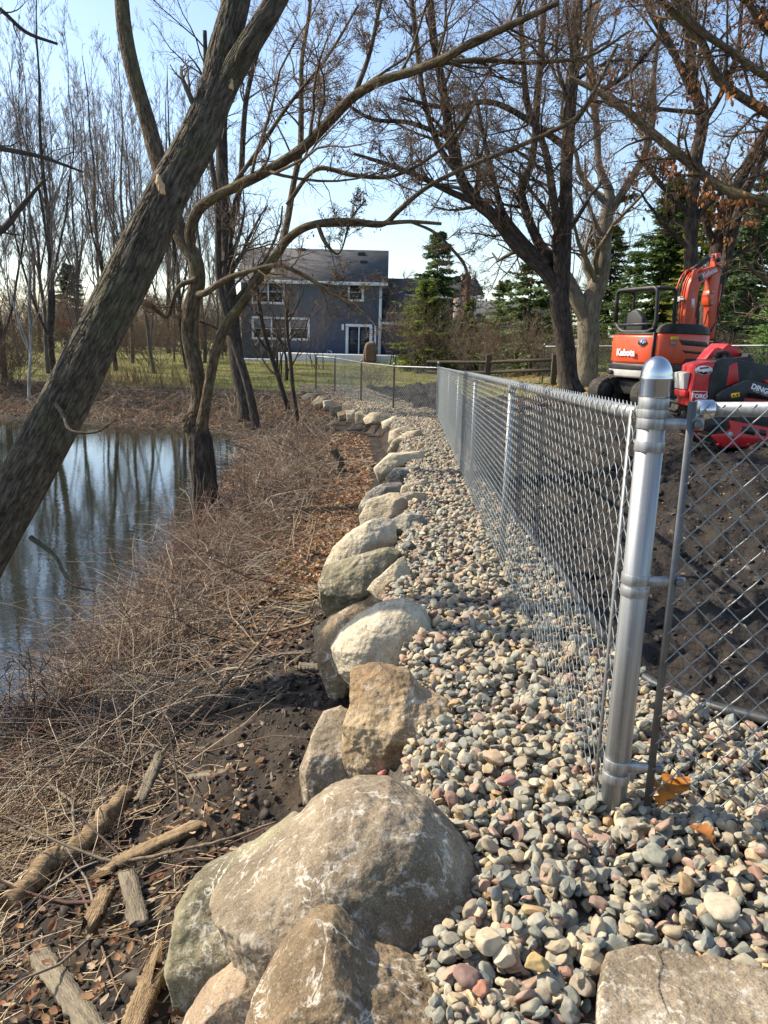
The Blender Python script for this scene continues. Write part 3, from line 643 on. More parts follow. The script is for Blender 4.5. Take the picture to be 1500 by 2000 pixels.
m_gtwig = mat('hazy grove twig bark', [(.10, .083, .072), (.17, .14, .12), (.24, .2, .17)], 9, .85, spec=.2)  # paler than the nearer twigs, haze over the grove put into the colour
m_scar = mat('fresh cut wood', [(.42, .27, .14), (.55, .38, .21)], 30, .8)
m_leaf = mat('dry leaf', [(.8, .8, .8), (1.1, 1.1, 1.1)], 20, .75, attr='col', spec=.25, trans=.35)
def grow(P, R, K, r, tmin=.25, ratio=.5, ang=(35, 65), up=.25, wig=.22, n=6, rr=.6, minr=.0015, tmax=1.0, drop=.35):
    B, m, _ = P.shape
    L = np.linalg.norm(np.diff(P, axis=1), axis=2).sum(1)
    t = r.uniform(tmin, tmax, (B, K)); x = t*(m-1); i = np.clip(np.floor(x).astype(int), 0, m-2); fr = (x-i)[..., None]
    bi = np.arange(B)[:, None]
    pos = P[bi, i]*(1-fr)+P[bi, i+1]*fr; tan = nrm(P[bi, i+1]-P[bi, i]); rad_ = R[bi, i]*(1-fr[..., 0])+R[bi, i+1]*fr[..., 0]
    rv = r.normal(size=pos.shape); perp = nrm(np.cross(tan, rv))
    a = np.radians(r.uniform(*ang, (B, K)))[..., None]
    d = nrm(np.cos(a)*tan+np.sin(a)*perp+np.array([0, 0, up])).reshape(-1, 3)
    ln = (L[:, None]*ratio*r.uniform(.5, 1.25, (B, K))*(1-drop*t)).reshape(-1)
    out = [pos.reshape(-1, 3)]
    for k in range(n-1):
        out.append(out[-1]+d*(ln/(n-1))[:, None]); d = nrm(d+wig*r.normal(size=d.shape)+np.array([0, 0, up*.25]))
    Rn = np.maximum(rad_.reshape(-1)*rr, minr)[:, None]*np.linspace(1, .3, n)[None]
    return np.stack(out, 1), np.maximum(Rn, minr*.75)
def resample(P, R, n):
    s = smooth_path(np.c_[P, R], n); return s[:, :3], np.maximum(s[:, 3], .001)
def tree(name, label, cat, stems, mb_, mt, seed, levels, base, group=None, kmain=14, ksub=None, leaves=None, extra=None, crown_from=0, minr=.002, trunk_noise=0, sc=1):
    """stems: lists of (px,py,depth y,half width px). levels: grow() settings one after another."""
    r = np.random.default_rng(seed); stem3 = []
    for st in stems:
        P = []; R = []
        for (px, py, y, w) in st:
            p = aty(px, py, y); P.append(p); R.append(w*depth_of(p)/FPX)
        stem3.append((np.array(P), np.array(R)))
    b = np.array(base) if base is not None else np.r_[stem3[0][0][0][:2], gl(*stem3[0][0][0][:2])]
    o = root(name, tuple(b)); tag(o, label, cat, group)
    mb = MB(); LP = []; LR = []
    for j, (P, R) in enumerate(stem3):
        L = np.linalg.norm(np.diff(P, axis=0), axis=1).sum(); big = R.max() > .06
        n = int(np.clip(L/(R.mean()*.9), 10, 90)); p, q = resample(P, R, n)
        p = p + .12*q[:, None]*np.stack([vn3(np.linspace(0, L*1.3, n), j, 1, seed), vn3(np.linspace(0, L*1.3, n), j, 7, seed), 0*q], -1)
        k = 16 if big else 8
        if trunk_noise and big: 
            m_ = trunk_noise > .015; p, q = resample(P, R, (900 if j == 0 else 500) if m_ else 420); k = 260 if m_ else 110
        V, F, t = tubes(p-b, q, k, True)
        if trunk_noise and big:
            an = np.arctan2(t[:, 1], t[:, 0]); N = nrm(V-np.repeat(p-b, k, 0))
            ca, sa = np.cos(an), np.sin(an)
            f = np.clip(np.abs(fbm(ca*7, sa*7, t[:, 2]*6.5, 4, seed, .55))*2.6, 0, 1)**.75
            V = V+N*(trunk_noise*np.minimum(1, np.repeat(q, k)/.13)*(f*1.0-.75+.5*vn3(ca*1.3, sa*1.3, t[:, 2]*2.2, 4)))[:, None]
        mb.add(V, F, tuv=t)
        if j >= crown_from:
            p6, q6 = resample(P, R, 8); LP.append(p6); LR.append(q6)
    ob('trunk', mb, mb_, o, smooth=True)
    LP = np.array(LP); LR = np.array(LR); tw = MB(); br = MB(); lastP = None
    for i, lv in enumerate(levels):
        lv = dict(lv); K = lv.pop('K'); LP, LR = grow(LP, LR, K, r, minr=minr, **lv)
        V, F, t = tubes(LP-b, LR, 5 if i == 0 else 3); (br if i == 0 else tw).add(V, F, tuv=t)
        if i == len(levels)-1 or i == len(levels)-2: lastP = LP
    if br.v: ob('branches', br, mb_, o, smooth=True)
    if tw.v: ob('twigs', tw, mt, o)
    if leaves:
        n, size, cols = leaves; 
        ob('dry_leaves', leafmesh(lastP, n, size, cols, r, b), m_leaf, o)
    if extra: extra(o, b)
    return o
def leafmesh(P, n, size, cols, r, b, clump=None):
    k = r.integers(0, len(P), n); c = P[k, r.integers(1, P.shape[1], n)] + r.normal(0, size*.4, (n, 3))
    return leaves_at(c-b, size*r.uniform(.5, 1.2, n), cols, r, hang=1)
def leaves_at(c, s, cols, r, hang=0, flat=0):
    n = len(c); d = r.normal(size=(n, 3))
    if hang: d[:, 2] = -np.abs(d[:, 2])-.9
    if flat: d[:, 2] *= .25
    d = nrm(d); w = nrm(np.cross(d, r.normal(size=(n, 3)) + (np.array([0, 0, 3.])*flat if False else 0)))
    if flat:
        up = nrm(np.c_[r.normal(0, .38, (n, 2)), np.ones(n)]); w = nrm(np.cross(up, d))
    nn = np.cross(d, w); s = s[:, None]
    cu = r.uniform(.05, .3, (n, 1))
    # pointed leaf folded along its rib, tip curled
    P = np.stack([c, c+d*s*.35+w*s*.3+nn*s*cu, c+d*s*.75+w*s*.22+nn*s*cu*1.2, c+d*s*1.05+nn*s*cu*1.4, c+d*s*.75-w*s*.22+nn*s*cu*1.2, c+d*s*.35-w*s*.3+nn*s*cu, c+d*s*.4, c+d*s*.75], 1)
    f = np.array([[0, 1, 6], [1, 2, 7], [1, 7, 6], [2, 3, 7], [0, 6, 5], [6, 7, 5], [5, 7, 4], [7, 3, 4]])
    F = (f[None]+(np.arange(n)*8)[:, None, None]).reshape(-1, 3)
    cl = np.array(cols)[r.integers(0, len(cols), n)]*r.uniform(.7, 1.2, (n, 1))
    return MB().add(P.reshape(-1, 3), [F], np.repeat(cl, 8, 0))
OAK = [(.30, .115, .035), (.24, .085, .03), (.36, .165, .06), (.20, .09, .045)]
TANL = [(.20, .11, .055), (.26, .15, .075), (.15, .085, .05)]
L3 = lambda k1=9, k2=6, k3=4, up=.15, r1=.42: [dict(K=k1+3, ratio=r1, rr=.38, up=up, n=8, wig=.18), dict(K=k2+3, ratio=.5, rr=.5, up=up, n=6, wig=.22), dict(K=k3+3, ratio=.5, rr=.55, up=up*.5, n=4, wig=.3)]
# the big leaning tree
def scars(o, b):
    for px, py, y, w, h, tl in ((323, 377, 4.77, 9, 19, .25), (452, 168, 4.95, 9, 20, .1)):
        c = aty(px, py, y); s = depth_of(c)/FPX
        V, F = ico(4); V = V*np.array([w*s*.8, h*s, .02]); V = V*(1+.3*vn3(V[:, 0]*45, V[:, 1]*45, 1, 4))[:, None]
        a = tl; R = np.array([[math.cos(a), -math.sin(a), 0], [math.sin(a), math.cos(a), 0], [0, 0, 1]])
        P = (V@R.T)@np.stack([CR, CU, -cf], 0); 
        rd = {323: 38, 452: 24}[px]*s
        ob('pruning_scar', MB().add(P+c-b-cf*rd*.93*.0 + (-cf)*(rd-.021), [F]), m_scar, o, smooth=True)
T1 = [[(-255, 1420, 4.20, 69.8), (-195, 1330, 4.25, 61.1), (-88, 1170, 4.30, 54.2), (12, 1000, 4.40, 47.4), (108, 820, 4.50, 45.6), (200, 640, 4.60, 43.2), (270, 500, 4.70, 41.0), (332, 370, 4.80, 38.0), (388, 265, 4.90, 35.7), (418, 185, 4.95, 31.2), (436, 100, 5.05, 28.9), (455, 30, 5.15, 26.6), (475, -60, 5.25, 24.3), (510, -240, 5.35, 19.8)],
      [(395, 265, 4.90, 25.8), (418, 215, 4.92, 25.1), (450, 150, 4.95, 23.6), (492, 80, 4.95, 22.0), (535, 8, 5.00, 20.5), (580, -80, 5.05, 18.2), (640, -220, 5.15, 13.7)],
      [(500, 60, 4.95, 6.8), (470, 95, 4.85, 6.1), (455, 150, 4.95, 3.8)],
      [(60, 1050, 4.35, 5.3), (110, 1090, 4.20, 3.8), (125, 1120, 4.10, 3.8), (140, 1142, 4.05, 3.0), (185, 1155, 4.05, 1.5)],
      [(110, 790, 4.35, 4.6), (125, 815, 4.15, 3.8), (140, 842, 4.05, 3.0), (190, 843, 4.05, 2.3), (225, 820, 4.05, 1.5)]]
tree('leaning_tree', 'thick tree leaning in from the left with two pale pruning scars and a forked top', 'tree', T1, m_bark, m_twig, 3,
     [dict(K=3, ratio=.16, rr=.22, tmin=.7, up=.1, n=7), dict(K=5, ratio=.5, n=5), dict(K=4, ratio=.5, n=4)], (-2.9, 4.2, -1.15), extra=scars, trunk_noise=.016, minr=.0016)
m_char = mat('charred wood', [(.008, .007, .007), (.038, .028, .021), (.10, .072, .05)], 14, .9, bump=.8, bscale=40, stretch=(1, 1, .3))
def char(o, b):
    P = []; R = []
    for px, py, w in ((470, 1090, 30), (440, 1045, 36), (414, 1015, 32), (402, 985, 29.5), (398, 940, 25), (394, 890, 24), (391, 855, 21), (388, 832, 15)):
        p = aty(px, py, 10.16); P.append(p); R.append(w*depth_of(p)/FPX)
    p, q = resample(np.array(P), np.array(R), 150); V, F, t = tubes(p-b, q, 80, True); N = nrm(V-np.repeat(p-b, 80, 0)); an = np.arctan2(t[:, 1], t[:, 0])
    V = V+N*(.02*fbm(np.cos(an)*3, np.sin(an)*3, t[:, 2]*2.5, 4, 6)-.012*np.abs(fbm(np.cos(an)*8, np.sin(an)*8, t[:, 2]*3, 3, 7)))[:, None]; ob('charred_base', MB().add(V, F, tuv=t), m_char, o, smooth=True)
    V, F = ico(4); c = aty(372, 826, 10.2); V = V*np.array([.11, .11, .14])*(1+.2*fbm(V[:, 0]*3, V[:, 1]*3, V[:, 2]*3, 3, 8))[:, None]; ob('burl', MB().add(V+c-b, [F], tuv=V*1.), m_bark2, o, smooth=True)
# the forked tree standing in the bank
T2 = [[(440, 1075, 10.1, 55.5), (418, 1035, 10.2, 38.5), (405, 990, 10.3, 28.1), (395, 930, 10.3, 22.2), (389, 870, 10.3, 21.5), (384, 825, 10.3, 22.2), (390, 790, 10.3, 17.8), (382, 720, 10.3, 15.5), (371, 650, 10.3, 15.5), (374, 600, 10.3, 14.8), (386, 548, 10.3, 14.8), (380, 505, 10.3, 14.1), (363, 478, 10.35, 14.8), (345, 440, 10.4, 16.3), (330, 380, 10.5, 16.3), (308, 310, 10.6, 16.3), (286, 230, 10.7, 14.8), (262, 150, 10.8, 14.1), (245, 70, 10.9, 14.1), (238, 0, 11, 13.3), (228, -110, 11.2, 11.1), (235, -260, 11.4, 8.1)],
      [(388, 860, 10.15, 14.1), (400, 800, 10.1, 10.4), (412, 730, 10.1, 9.6), (426, 672, 10.1, 9.6), (444, 632, 10.1, 9.6), (475, 590, 10.1, 8.9), (505, 545, 10.1, 8.9), (535, 505, 10, 8.9), (560, 470, 10, 8.1), (590, 447, 9.9, 7.4), (625, 436, 9.8, 6.7), (680, 431, 9.7, 5.2), (740, 436, 9.6, 4.4), (800, 433, 9.5, 3.7), (862, 437, 9.4, 3.0)],
      [(550, 482, 10, 5.9), (562, 425, 10.1, 6.7), (573, 360, 10.2, 5.9), (585, 300, 10.3, 5.9), (588, 200, 10.4, 5.2), (590, 120, 10.5, 4.4), (604, 20, 10.6, 3.7), (610, -80, 10.7, 3.0)],
      [(372, 485, 10.3, 8.9), (372, 450, 10.25, 10.4), (388, 410, 10.2, 10.4), (420, 385, 10.1, 9.6), (460, 365, 10, 9.6), (520, 335, 9.8, 9.6), (590, 290, 9.6, 9.6), (640, 240, 9.4, 9.6), (690, 190, 9.2, 8.9), (740, 160, 9, 8.9), (810, 138, 8.8, 8.1), (860, 118, 8.6, 8.1), (925, 82, 8.4, 7.4), (1000, 48, 8.2, 6.7), (1090, 5, 8, 5.2)],
      [(608, 440, 9.9, 4.4), (700, 438, 9.7, 4.4), (752, 436, 9.6, 5.2), (778, 412, 9.5, 5.2), (828, 370, 9.4, 4.4), (915, 325, 9.3, 4.4), (990, 295, 9.2, 4.4), (1075, 258, 9.1, 4.4), (1125, 230, 9.0, 4.4), (1165, 170, 9, 3.7), (1206, 88, 9, 3.0)],
      [(385, 575, 10.2, 7.4), (402, 571, 10, 6.7), (433, 550, 9.9, 5.9), (508, 524, 9.7, 4.4), (542, 518, 9.6, 4.4), (590, 536, 9.5, 4.4), (656, 578, 9.4, 3.7), (708, 602, 9.3, 2.2)],
      [(800, 433, 9.5, 2.2), (845, 452, 9.5, 3.0), (880, 484, 9.5, 3.0), (908, 520, 9.5, 3.0), (914, 590, 9.5, 2.2)],
      [(560, 400, 10.1, 4.4), (620, 330, 10, 4.4), (690, 342, 9.9, 4.4), (760, 345, 9.8, 3.7), (850, 300, 9.7, 3.0), (930, 200, 9.6, 2.2)],
      [(690, 190, 9.2, 5.2), (720, 110, 9.2, 4.4), (740, 20, 9.2, 3.7), (760, -80, 9.2, 3.0)],
      [(450, 368, 10, 4.4), (500, 300, 10, 4.4), (560, 210, 10, 3.7), (640, 110, 10, 3.0), (700, 10, 10, 2.2)],
      [(735, 165, 9, 5.2), (830, 130, 8.9, 5.2), (930, 118, 8.9, 5.2), (1040, 122, 8.9, 4.4), (1160, 105, 8.9, 3.0), (1230, 60, 9, 2.2)],
      [(620, 437, 9.8, 4.4), (640, 480, 9.7, 3.7), (655, 495, 9.7, 2.2), (690, 420, 9.7, 2.2), (715, 390, 9.7, 1.5)],
      [(384, 545, 10.2, 5.9), (350, 560, 10.2, 4.4), (335, 600, 10.2, 4.4), (328, 617, 10.2, 3.7), (280, 590, 10.1, 3.7), (250, 587, 10, 2.2)]]
tree('forked_tree', 'crooked mossy tree forking in two above its charred hollow base at the water edge', 'tree', T2, m_bark2, m_twig2, 5,
     L3(13, 8, 6, .12, .36), (-2.4, 10.2, -1.1), trunk_noise=.014, crown_from=2, leaves=(900, .035, TANL), minr=.0026, extra=char)
# far dark trunks behind it
def slim(label, stems, seed, lev=None, m=None, tw=None, cat='tree', name='bare_tree', leaves=None, minr=.004, cf_=0, group=None):
    return tree(name, label, cat, stems, m or m_dark, tw or m_twig, seed, lev or L3(8, 6, 5, .2, .3), None, leaves=leaves, minr=minr, crown_from=cf_, group=group)
slim('dark straight tree behind the forked tree on the far bank', [[(484, 822, 21.5, 17), (470, 740, 21.5, 15), (455, 640, 21.5, 14), (442, 480, 21.6, 13), (432, 330, 21.8, 12), (437, 150, 22, 10), (440, -60, 22.2, 7)], [(445, 480, 21.6, 7), (470, 350, 21.4, 6), (480, 200, 21.2, 5), (520, 40, 21, 4)]], 11)
slim('thin dark stem leaning left across the left end of the house', [[(502, 838, 20.5, 9), (488, 770, 20.5, 8), (462, 680, 20.6, 8), (430, 560, 20.7, 7), (425, 420, 20.8, 6), (405, 250, 21, 5), (400, 60, 21, 4)]], 12)
slim('young sapling leaning left in front of the triple window', [[(562, 800, 22.5, 5), (545, 740, 22.5, 5), (520, 665, 22.5, 4.5), (505, 590, 22.5, 4), (500, 540, 22.5, 3)]], 13, [dict(K=8, ratio=.45, rr=.5), dict(K=6, ratio=.5), dict(K=4, ratio=.5)], cat='sapling', name='sapling')
slim('young upright sapling with thin twigs before the white deck', [[(582, 825, 21.5, 4), (570, 740, 21.5, 4), (566, 690, 21.5, 3.5), (560, 620, 21.5, 3), (566, 560, 21.5, 2)]], 14, [dict(K=9, ratio=.45, rr=.5), dict(K=6, ratio=.5), dict(K=4, ratio=.5)], cat='sapling', name='sapling')
# trees on the right
T4 = [[(1118, 772, 20, 26.4), (1112, 750, 20, 21.1), (1108, 700, 20, 19.4), (1100, 640, 20, 18.5), (1093, 590, 20, 19.4), (1095, 540, 20, 17.6), (1100, 500, 20, 15.0), (1104, 440, 20, 13.2), (1108, 300, 20, 12.3), (1118, 180, 20, 11.4), (1126, 80, 20, 10.6), (1130, -60, 20, 8.8)],
      [(1090, 585, 20, 13.2), (1075, 545, 20, 14.1), (1048, 515, 20, 13.2), (1008, 478, 19.9, 12.3), (960, 420, 19.8, 11.4), (925, 390, 19.7, 11.4), (898, 340, 19.6, 9.7), (880, 270, 19.5, 9.7), (868, 190, 19.4, 8.8), (850, 100, 19.3, 7.9), (838, -20, 19.2, 7.0)],
      [(935, 398, 19.7, 7.0), (880, 375, 19.5, 6.2), (830, 350, 19.2, 5.3), (760, 322, 19, 4.4), (690, 300, 18.8, 2.6)],
      [(1088, 550, 20.1, 10.6), (1060, 490, 20.2, 9.7), (1030, 420, 20.3, 8.8), (1019, 370, 20.4, 7.9), (1036, 325, 20.4, 7.0), (1045, 260, 20.5, 7.0), (1050, 180, 20.6, 7.0), (1060, 60, 20.7, 6.2), (1065, -60, 20.8, 4.4)],
      [(1090, 560, 19.9, 10.6), (1088, 450, 19.8, 7.9), (1078, 370, 19.7, 7.9), (1066, 300, 19.6, 7.0), (1030, 200, 19.5, 6.2), (1020, 90, 19.4, 5.3), (1010, -40, 19.3, 4.4)],
      [(900, 345, 19.6, 6.2), (860, 290, 19.6, 6.2), (830, 200, 19.6, 5.3), (815, 90, 19.6, 5.3), (800, -30, 19.6, 4.4)],
      [(1068, 520, 20, 10.6), (1010, 455, 20.2, 7.9), (985, 420, 20.3, 7.0), (970, 370, 20.3, 5.3), (950, 290, 20.4, 4.4), (930, 190, 20.5, 3.5)],
      [(880, 270, 19.5, 5.3), (800, 240, 19.3, 4.4), (720, 230, 19, 3.5), (660, 190, 18.8, 2.6)],
      [(1108, 290, 20, 7.0), (1040, 240, 19.6, 6.2), (960, 200, 19.3, 5.3), (870, 210, 19, 4.4), (780, 190, 18.8, 2.6)],
      [(1112, 250, 20, 6.2), (1160, 190, 19.6, 5.3), (1230, 140, 19.4, 4.4), (1300, 60, 19.2, 3.5)]]
slim('big dark multi stemmed tree in the bare yard left of the excavator', T4, 21, L3(13, 9, 7, .12, .34), m_dark, m_twig2, name='yard_tree', leaves=(2200, .06, TANL), minr=.0042)
T5 = [[(1138, 765, 25, 26.3), (1145, 700, 25, 21.2), (1150, 640, 25, 21.2), (1156, 590, 25, 20.4), (1172, 540, 25, 16.1), (1180, 470, 25, 14.4), (1185, 420, 25, 12.8), (1190, 380, 25, 10.2), (1172, 330, 25, 6.8), (1166, 250, 25, 6.8), (1156, 150, 25, 6.0), (1150, 0, 25, 4.2)],
      [(1188, 420, 25, 8.5), (1224, 362, 24.8, 7.6), (1255, 310, 24.6, 6.8), (1273, 240, 24.5, 6.8), (1276, 150, 24.4, 5.1), (1290, 40, 24.3, 4.2)],
      [(1150, 640, 25, 15.3), (1128, 590, 25, 15.3), (1098, 530, 25, 11.9), (1065, 490, 25, 10.2), (1040, 450, 25, 6.0), (1010, 380, 25, 4.2)],
      [(1180, 480, 25, 11.0), (1168, 473, 24.7, 10.2), (1160, 475, 24.6, 7.6)],
      [(1184, 400, 25, 5.1), (1130, 330, 25, 5.1), (1125, 300, 25, 4.2), (1100, 250, 25, 3.4), (1110, 130, 25, 2.5)],
      [(1200, 395, 25, 5.1), (1230, 385, 24.8, 4.2), (1240, 378, 24.8, 2.5)]]
slim('pale gnarled tree with a broken knob behind the big dark tree', T5, 22, L3(9, 6, 5, .15, .36), m_pale, m_twig, name='gnarled_tree', leaves=(900, .08, TANL), minr=.005)
def clumps(spots, n, seed, size=.13):
    def f(o, b):
        r = np.random.default_rng(seed); C = []
        for px, py, y, rx, ry in spots:
            k = int(n*rx*ry/900)+6; c = np.array([aty(px+r.normal(0, rx*.55), py+r.normal(0, ry*.55), y+r.normal(0, .5)) for _ in range(k)]); C.append(c)
        C = np.concatenate(C)-b
        ob('leaf_clusters', leaves_at(C, size*r.uniform(.6, 1.25, len(C)), OAK, r, hang=1), m_leaf, o)
    return f
T6 = [[(1352, 740, 18, 16.1), (1350, 600, 18, 13.6), (1350, 480, 18, 12.8), (1353, 400, 18, 11.9), (1362, 300, 18, 11.9), (1370, 240, 18, 11.0), (1352, 150, 18, 10.2), (1346, 60, 18, 9.3), (1325, -60, 18, 7.6)],
      [(1346, 420, 18, 6.8), (1310, 380, 18, 5.1), (1290, 360, 18, 5.1), (1262, 325, 18, 4.2), (1240, 300, 18, 2.5)],
      [(1350, 180, 18, 6.8), (1310, 90, 18, 6.8), (1270, 20, 18, 6.0), (1240, -60, 18, 4.2)],
      [(1368, 250, 18, 6.0), (1410, 180, 18, 5.1), (1440, 100, 18, 4.2), (1450, 0, 18, 3.4)],
      [(1370, 220, 18, 5.1), (1310, 215, 17.6, 4.2), (1240, 205, 17.4, 3.4), (1170, 182, 17.2, 2.5)]]
tree('oak_tree', 'slender oak rising just behind the excavator boom with hanging orange leaves', 'tree', T6, m_dark, m_twig2, 23, L3(8, 6, 5, .1, .36), None, leaves=(1000, .09, OAK), extra=clumps([(1355, 135, 18, 20, 40), (1345, 370, 18, 22, 16), (1310, 320, 18, 18, 16), (1400, 400, 17.8, 30, 30), (1355, 180, 18, 18, 18)], 46, 3), minr=.004)
T7 = [[(1372, 720, 21, 20.4), (1385, 600, 21, 17.0), (1405, 470, 21, 14.4), (1425, 400, 21, 12.8), (1455, 330, 21, 11.0), (1500, 250, 21, 9.3), (1550, 160, 21, 7.6)],
      [(1385, 610, 20.8, 11.9), (1420, 500, 20.7, 10.2), (1440, 420, 20.6, 9.3), (1480, 330, 20.5, 7.6), (1530, 250, 20.4, 6.0)],
      [(1400, 490, 21, 7.6), (1380, 440, 21, 6.8), (1372, 400, 21, 5.1), (1385, 330, 21, 3.4)]]
tree('oak_tree', 'leaning oak right of the excavator with its trunk tilting to the right edge', 'tree', T7, m_dark, m_twig2, 24, L3(8, 6, 5, .1, .36), None, leaves=(600, .09, OAK), extra=clumps([(1480, 290, 21, 22, 30), (1420, 470, 20.5, 20, 16), (1495, 330, 20.5, 20, 20), (1410, 430, 20.5, 20, 15)], 46, 5), minr=.0045)
T8 = [[(1700, 900, 13.5, 34.0), (1690, 700, 13.5, 28.1), (1665, 520, 13.5, 23.8), (1640, 380, 13.5, 21.2), (1600, 200, 13.5, 18.7), (1590, 0, 13.5, 15.3), (1600, -200, 13.5, 11.9)],
      [(1655, 440, 13.5, 11.9), (1580, 405, 13.6, 10.2), (1500, 396, 13.7, 9.3), (1448, 382, 13.8, 9.3), (1400, 362, 14, 9.3), (1340, 312, 14.2, 9.3), (1280, 265, 14.4, 8.5), (1225, 218, 14.6, 7.6), (1170, 180, 14.8, 6.0), (1110, 150, 15, 4.2)],
      [(1640, 370, 13.5, 11.0), (1560, 260, 13.3, 10.2), (1500, 220, 13.2, 9.3), (1450, 190, 13.2, 8.5), (1400, 150, 13.2, 8.5), (1372, 85, 13.2, 7.6), (1290, 0, 13.2, 6.8), (1240, -60, 13.2, 5.1)],
      [(1600, 200, 13.5, 10.2), (1545, 170, 13.2, 8.5), (1490, 145, 13, 7.6), (1420, 95, 13, 6.8), (1370, 60, 13, 6.8), (1300, -20, 13, 5.1)],
      [(1595, 110, 13.5, 9.3), (1500, 60, 13.2, 7.6), (1470, 20, 13.2, 6.8), (1440, -60, 13.2, 6.0)],
      [(1590, 20, 13.5, 8.5), (1500, -20, 13, 6.8), (1400, -70, 13, 5.1)]]
tree('oak_tree', 'oak at the right edge reaching long limbs with rusty leaf clusters across the sky', 'tree', T8, m_bark2, m_twig2, 25, L3(12, 8, 6, .08, .3), None, leaves=(900, .075, OAK), extra=clumps([(1490, 200, 13.2, 16, 16), (1430, 170, 13.2, 16, 20), (1305, 320, 14.2, 18, 14), (1380, 375, 14, 26, 24), (1450, 390, 13.8, 20, 18), (1495, 30, 13.1, 14, 20), (1330, 330, 14, 18, 10), (1465, 435, 13.5, 16, 14)], 50, 7, .1), minr=.003)
# a tree out of frame on the near left whose boughs hang in
T9 = [[(-330, 1300, 4.58, 60), (-300, 900, 4.58, 50), (-260, 400, 4.58, 40), (-240, 0, 4.58, 30), (-240, -300, 4.58, 24), (-235, -700, 4.6, 20), (-230, -1200, 4.6, 15)],  # unseen trunk, moved and lengthened to cast a shadow band on the gravel
      [(-255, 250, 4.58, 12), (-120, 265, 4.49, 8), (0, 290, 4.40, 5), (75, 305, 4.40, 4), (160, 335, 4.40, 2)],
      [(-240, 60, 4.58, 10), (-100, -10, 4.49, 6), (0, 18, 4.40, 4), (50, 62, 4.40, 3.5), (112, 86, 4.40, 2.5)],
      [(-260, 480, 4.58, 12), (-120, 470, 4.66, 9), (0, 452, 4.75, 7), (45, 400, 4.84, 5), (85, 352, 4.93, 3)]]
tree('bank_tree', 'tree beside the leaning trunk showing only thin boughs at the left edge', 'tree', T9, m_dark, m_twig, 26, [dict(K=5, ratio=.25, rr=.4, tmin=.4), dict(K=3, ratio=.4), dict(K=3, ratio=.4)], None, minr=.0014, crown_from=1)
# ---- the grove beyond the pond: five kinds, copied
def make_bare(seed, H, r0, lean, nst, spread, m, label):
    r = np.random.default_rng(seed); o = root('bare_tree', (0, 0, 0)); tag(o, label, 'tree', 'bare trees of the grove beyond the pond')
    mb = MB(); SP, SR = [], []
    for k in range(nst):
        z0 = 0 if k == 0 else H*r.uniform(.12, .45); a = r.uniform(0, 6.28)
        base = np.zeros(3) if k == 0 else SP[0][int(z0/H*9)]
        top = np.array([lean*H, 0, H]) if k == 0 else base+np.array([math.cos(a)*spread*H*r.uniform(.5, 1), math.sin(a)*spread*H*r.uniform(.5, 1), (H-base[2])*r.uniform(.7, 1)])
        t = np.linspace(0, 1, 10)[:, None]; P = base+(top-base)*t + (0 if k == 0 else 1)*np.array([math.cos(a), math.sin(a), 0])*spread*H*.25*np.sin(t*math.pi) + np.c_[r.normal(0, .012*H, (10, 2)).cumsum(0)*.5, np.zeros(10)]*(t > 0)
        R = (r0 if k == 0 else r0*.42)*(1-.88*t[:, 0]); SP.append(P); SR.append(R)
        V, F, tt = tubes(*resample(P, R, 26), 8); mb.add(V, F, tuv=tt)
    ob('trunk', mb, m, o, smooth=True)
    LP, LR = np.array(SP), np.array(SR); tw = MB()
    for i, (K, ra, n) in enumerate(((18, .27, 6), (9, .45, 5), (7, .5, 4))):
        LP, LR = grow(LP, LR, K, r, tmin=.22 if i == 0 else .15, ratio=ra, ang=(22, 48), up=.4, wig=.16, n=n, rr=.42, minr=.0046, drop=.5)
        V, F, tt = tubes(LP, LR, 3); tw.add(V, F, tuv=tt)
    ob('twigs', tw, m_gtwig, o); return o
KINDS = [(61, 13, .105, .04, 4, .10, m_grove, 'tall grey bare tree with a straight stem in the grove beyond the pond'),
         (62, 11, .09, -.05, 5, .16, m_grove, 'forked bare tree with spreading stems in the grove beyond the pond'),
         (63, 14, .125, .02, 5, .12, m_dark, 'dark tall bare tree with several upright limbs in the grove beyond the pond'),
         (64, 10, .075, .10, 4, .12, m_birch, 'slender whitish bare tree in the grove beyond the pond'),
         (65, 8, .05, -.08, 7, .2, m_grove, 'low bushy bare tree in the grove beyond the pond')]
PROTO = [make_bare(*k) for k in KINDS]; used = set()
def copy_tree(src, loc, rz, sc, label=None):
    i = src
    if i not in used: o = PROTO[i]; used.add(i)
    else:
        o = PROTO[i].copy(); COL.objects.link(o)
        for ch in PROTO[i].children:
            c = ch.copy(); COL.objects.link(c); c.parent = o
    o.location = loc; o.rotation_euler = (0, 0, rz); o.scale = (sc,)*3
    if label: o['label'] = label
    return o
r = np.random.default_rng(77)
def plant(px, y, kind, sc, label=None):
    x = aty(px, 700, y)[0]; copy_tree(kind, (x, y, gl(x, y)-.1), r.uniform(0, 6.28), sc, label)
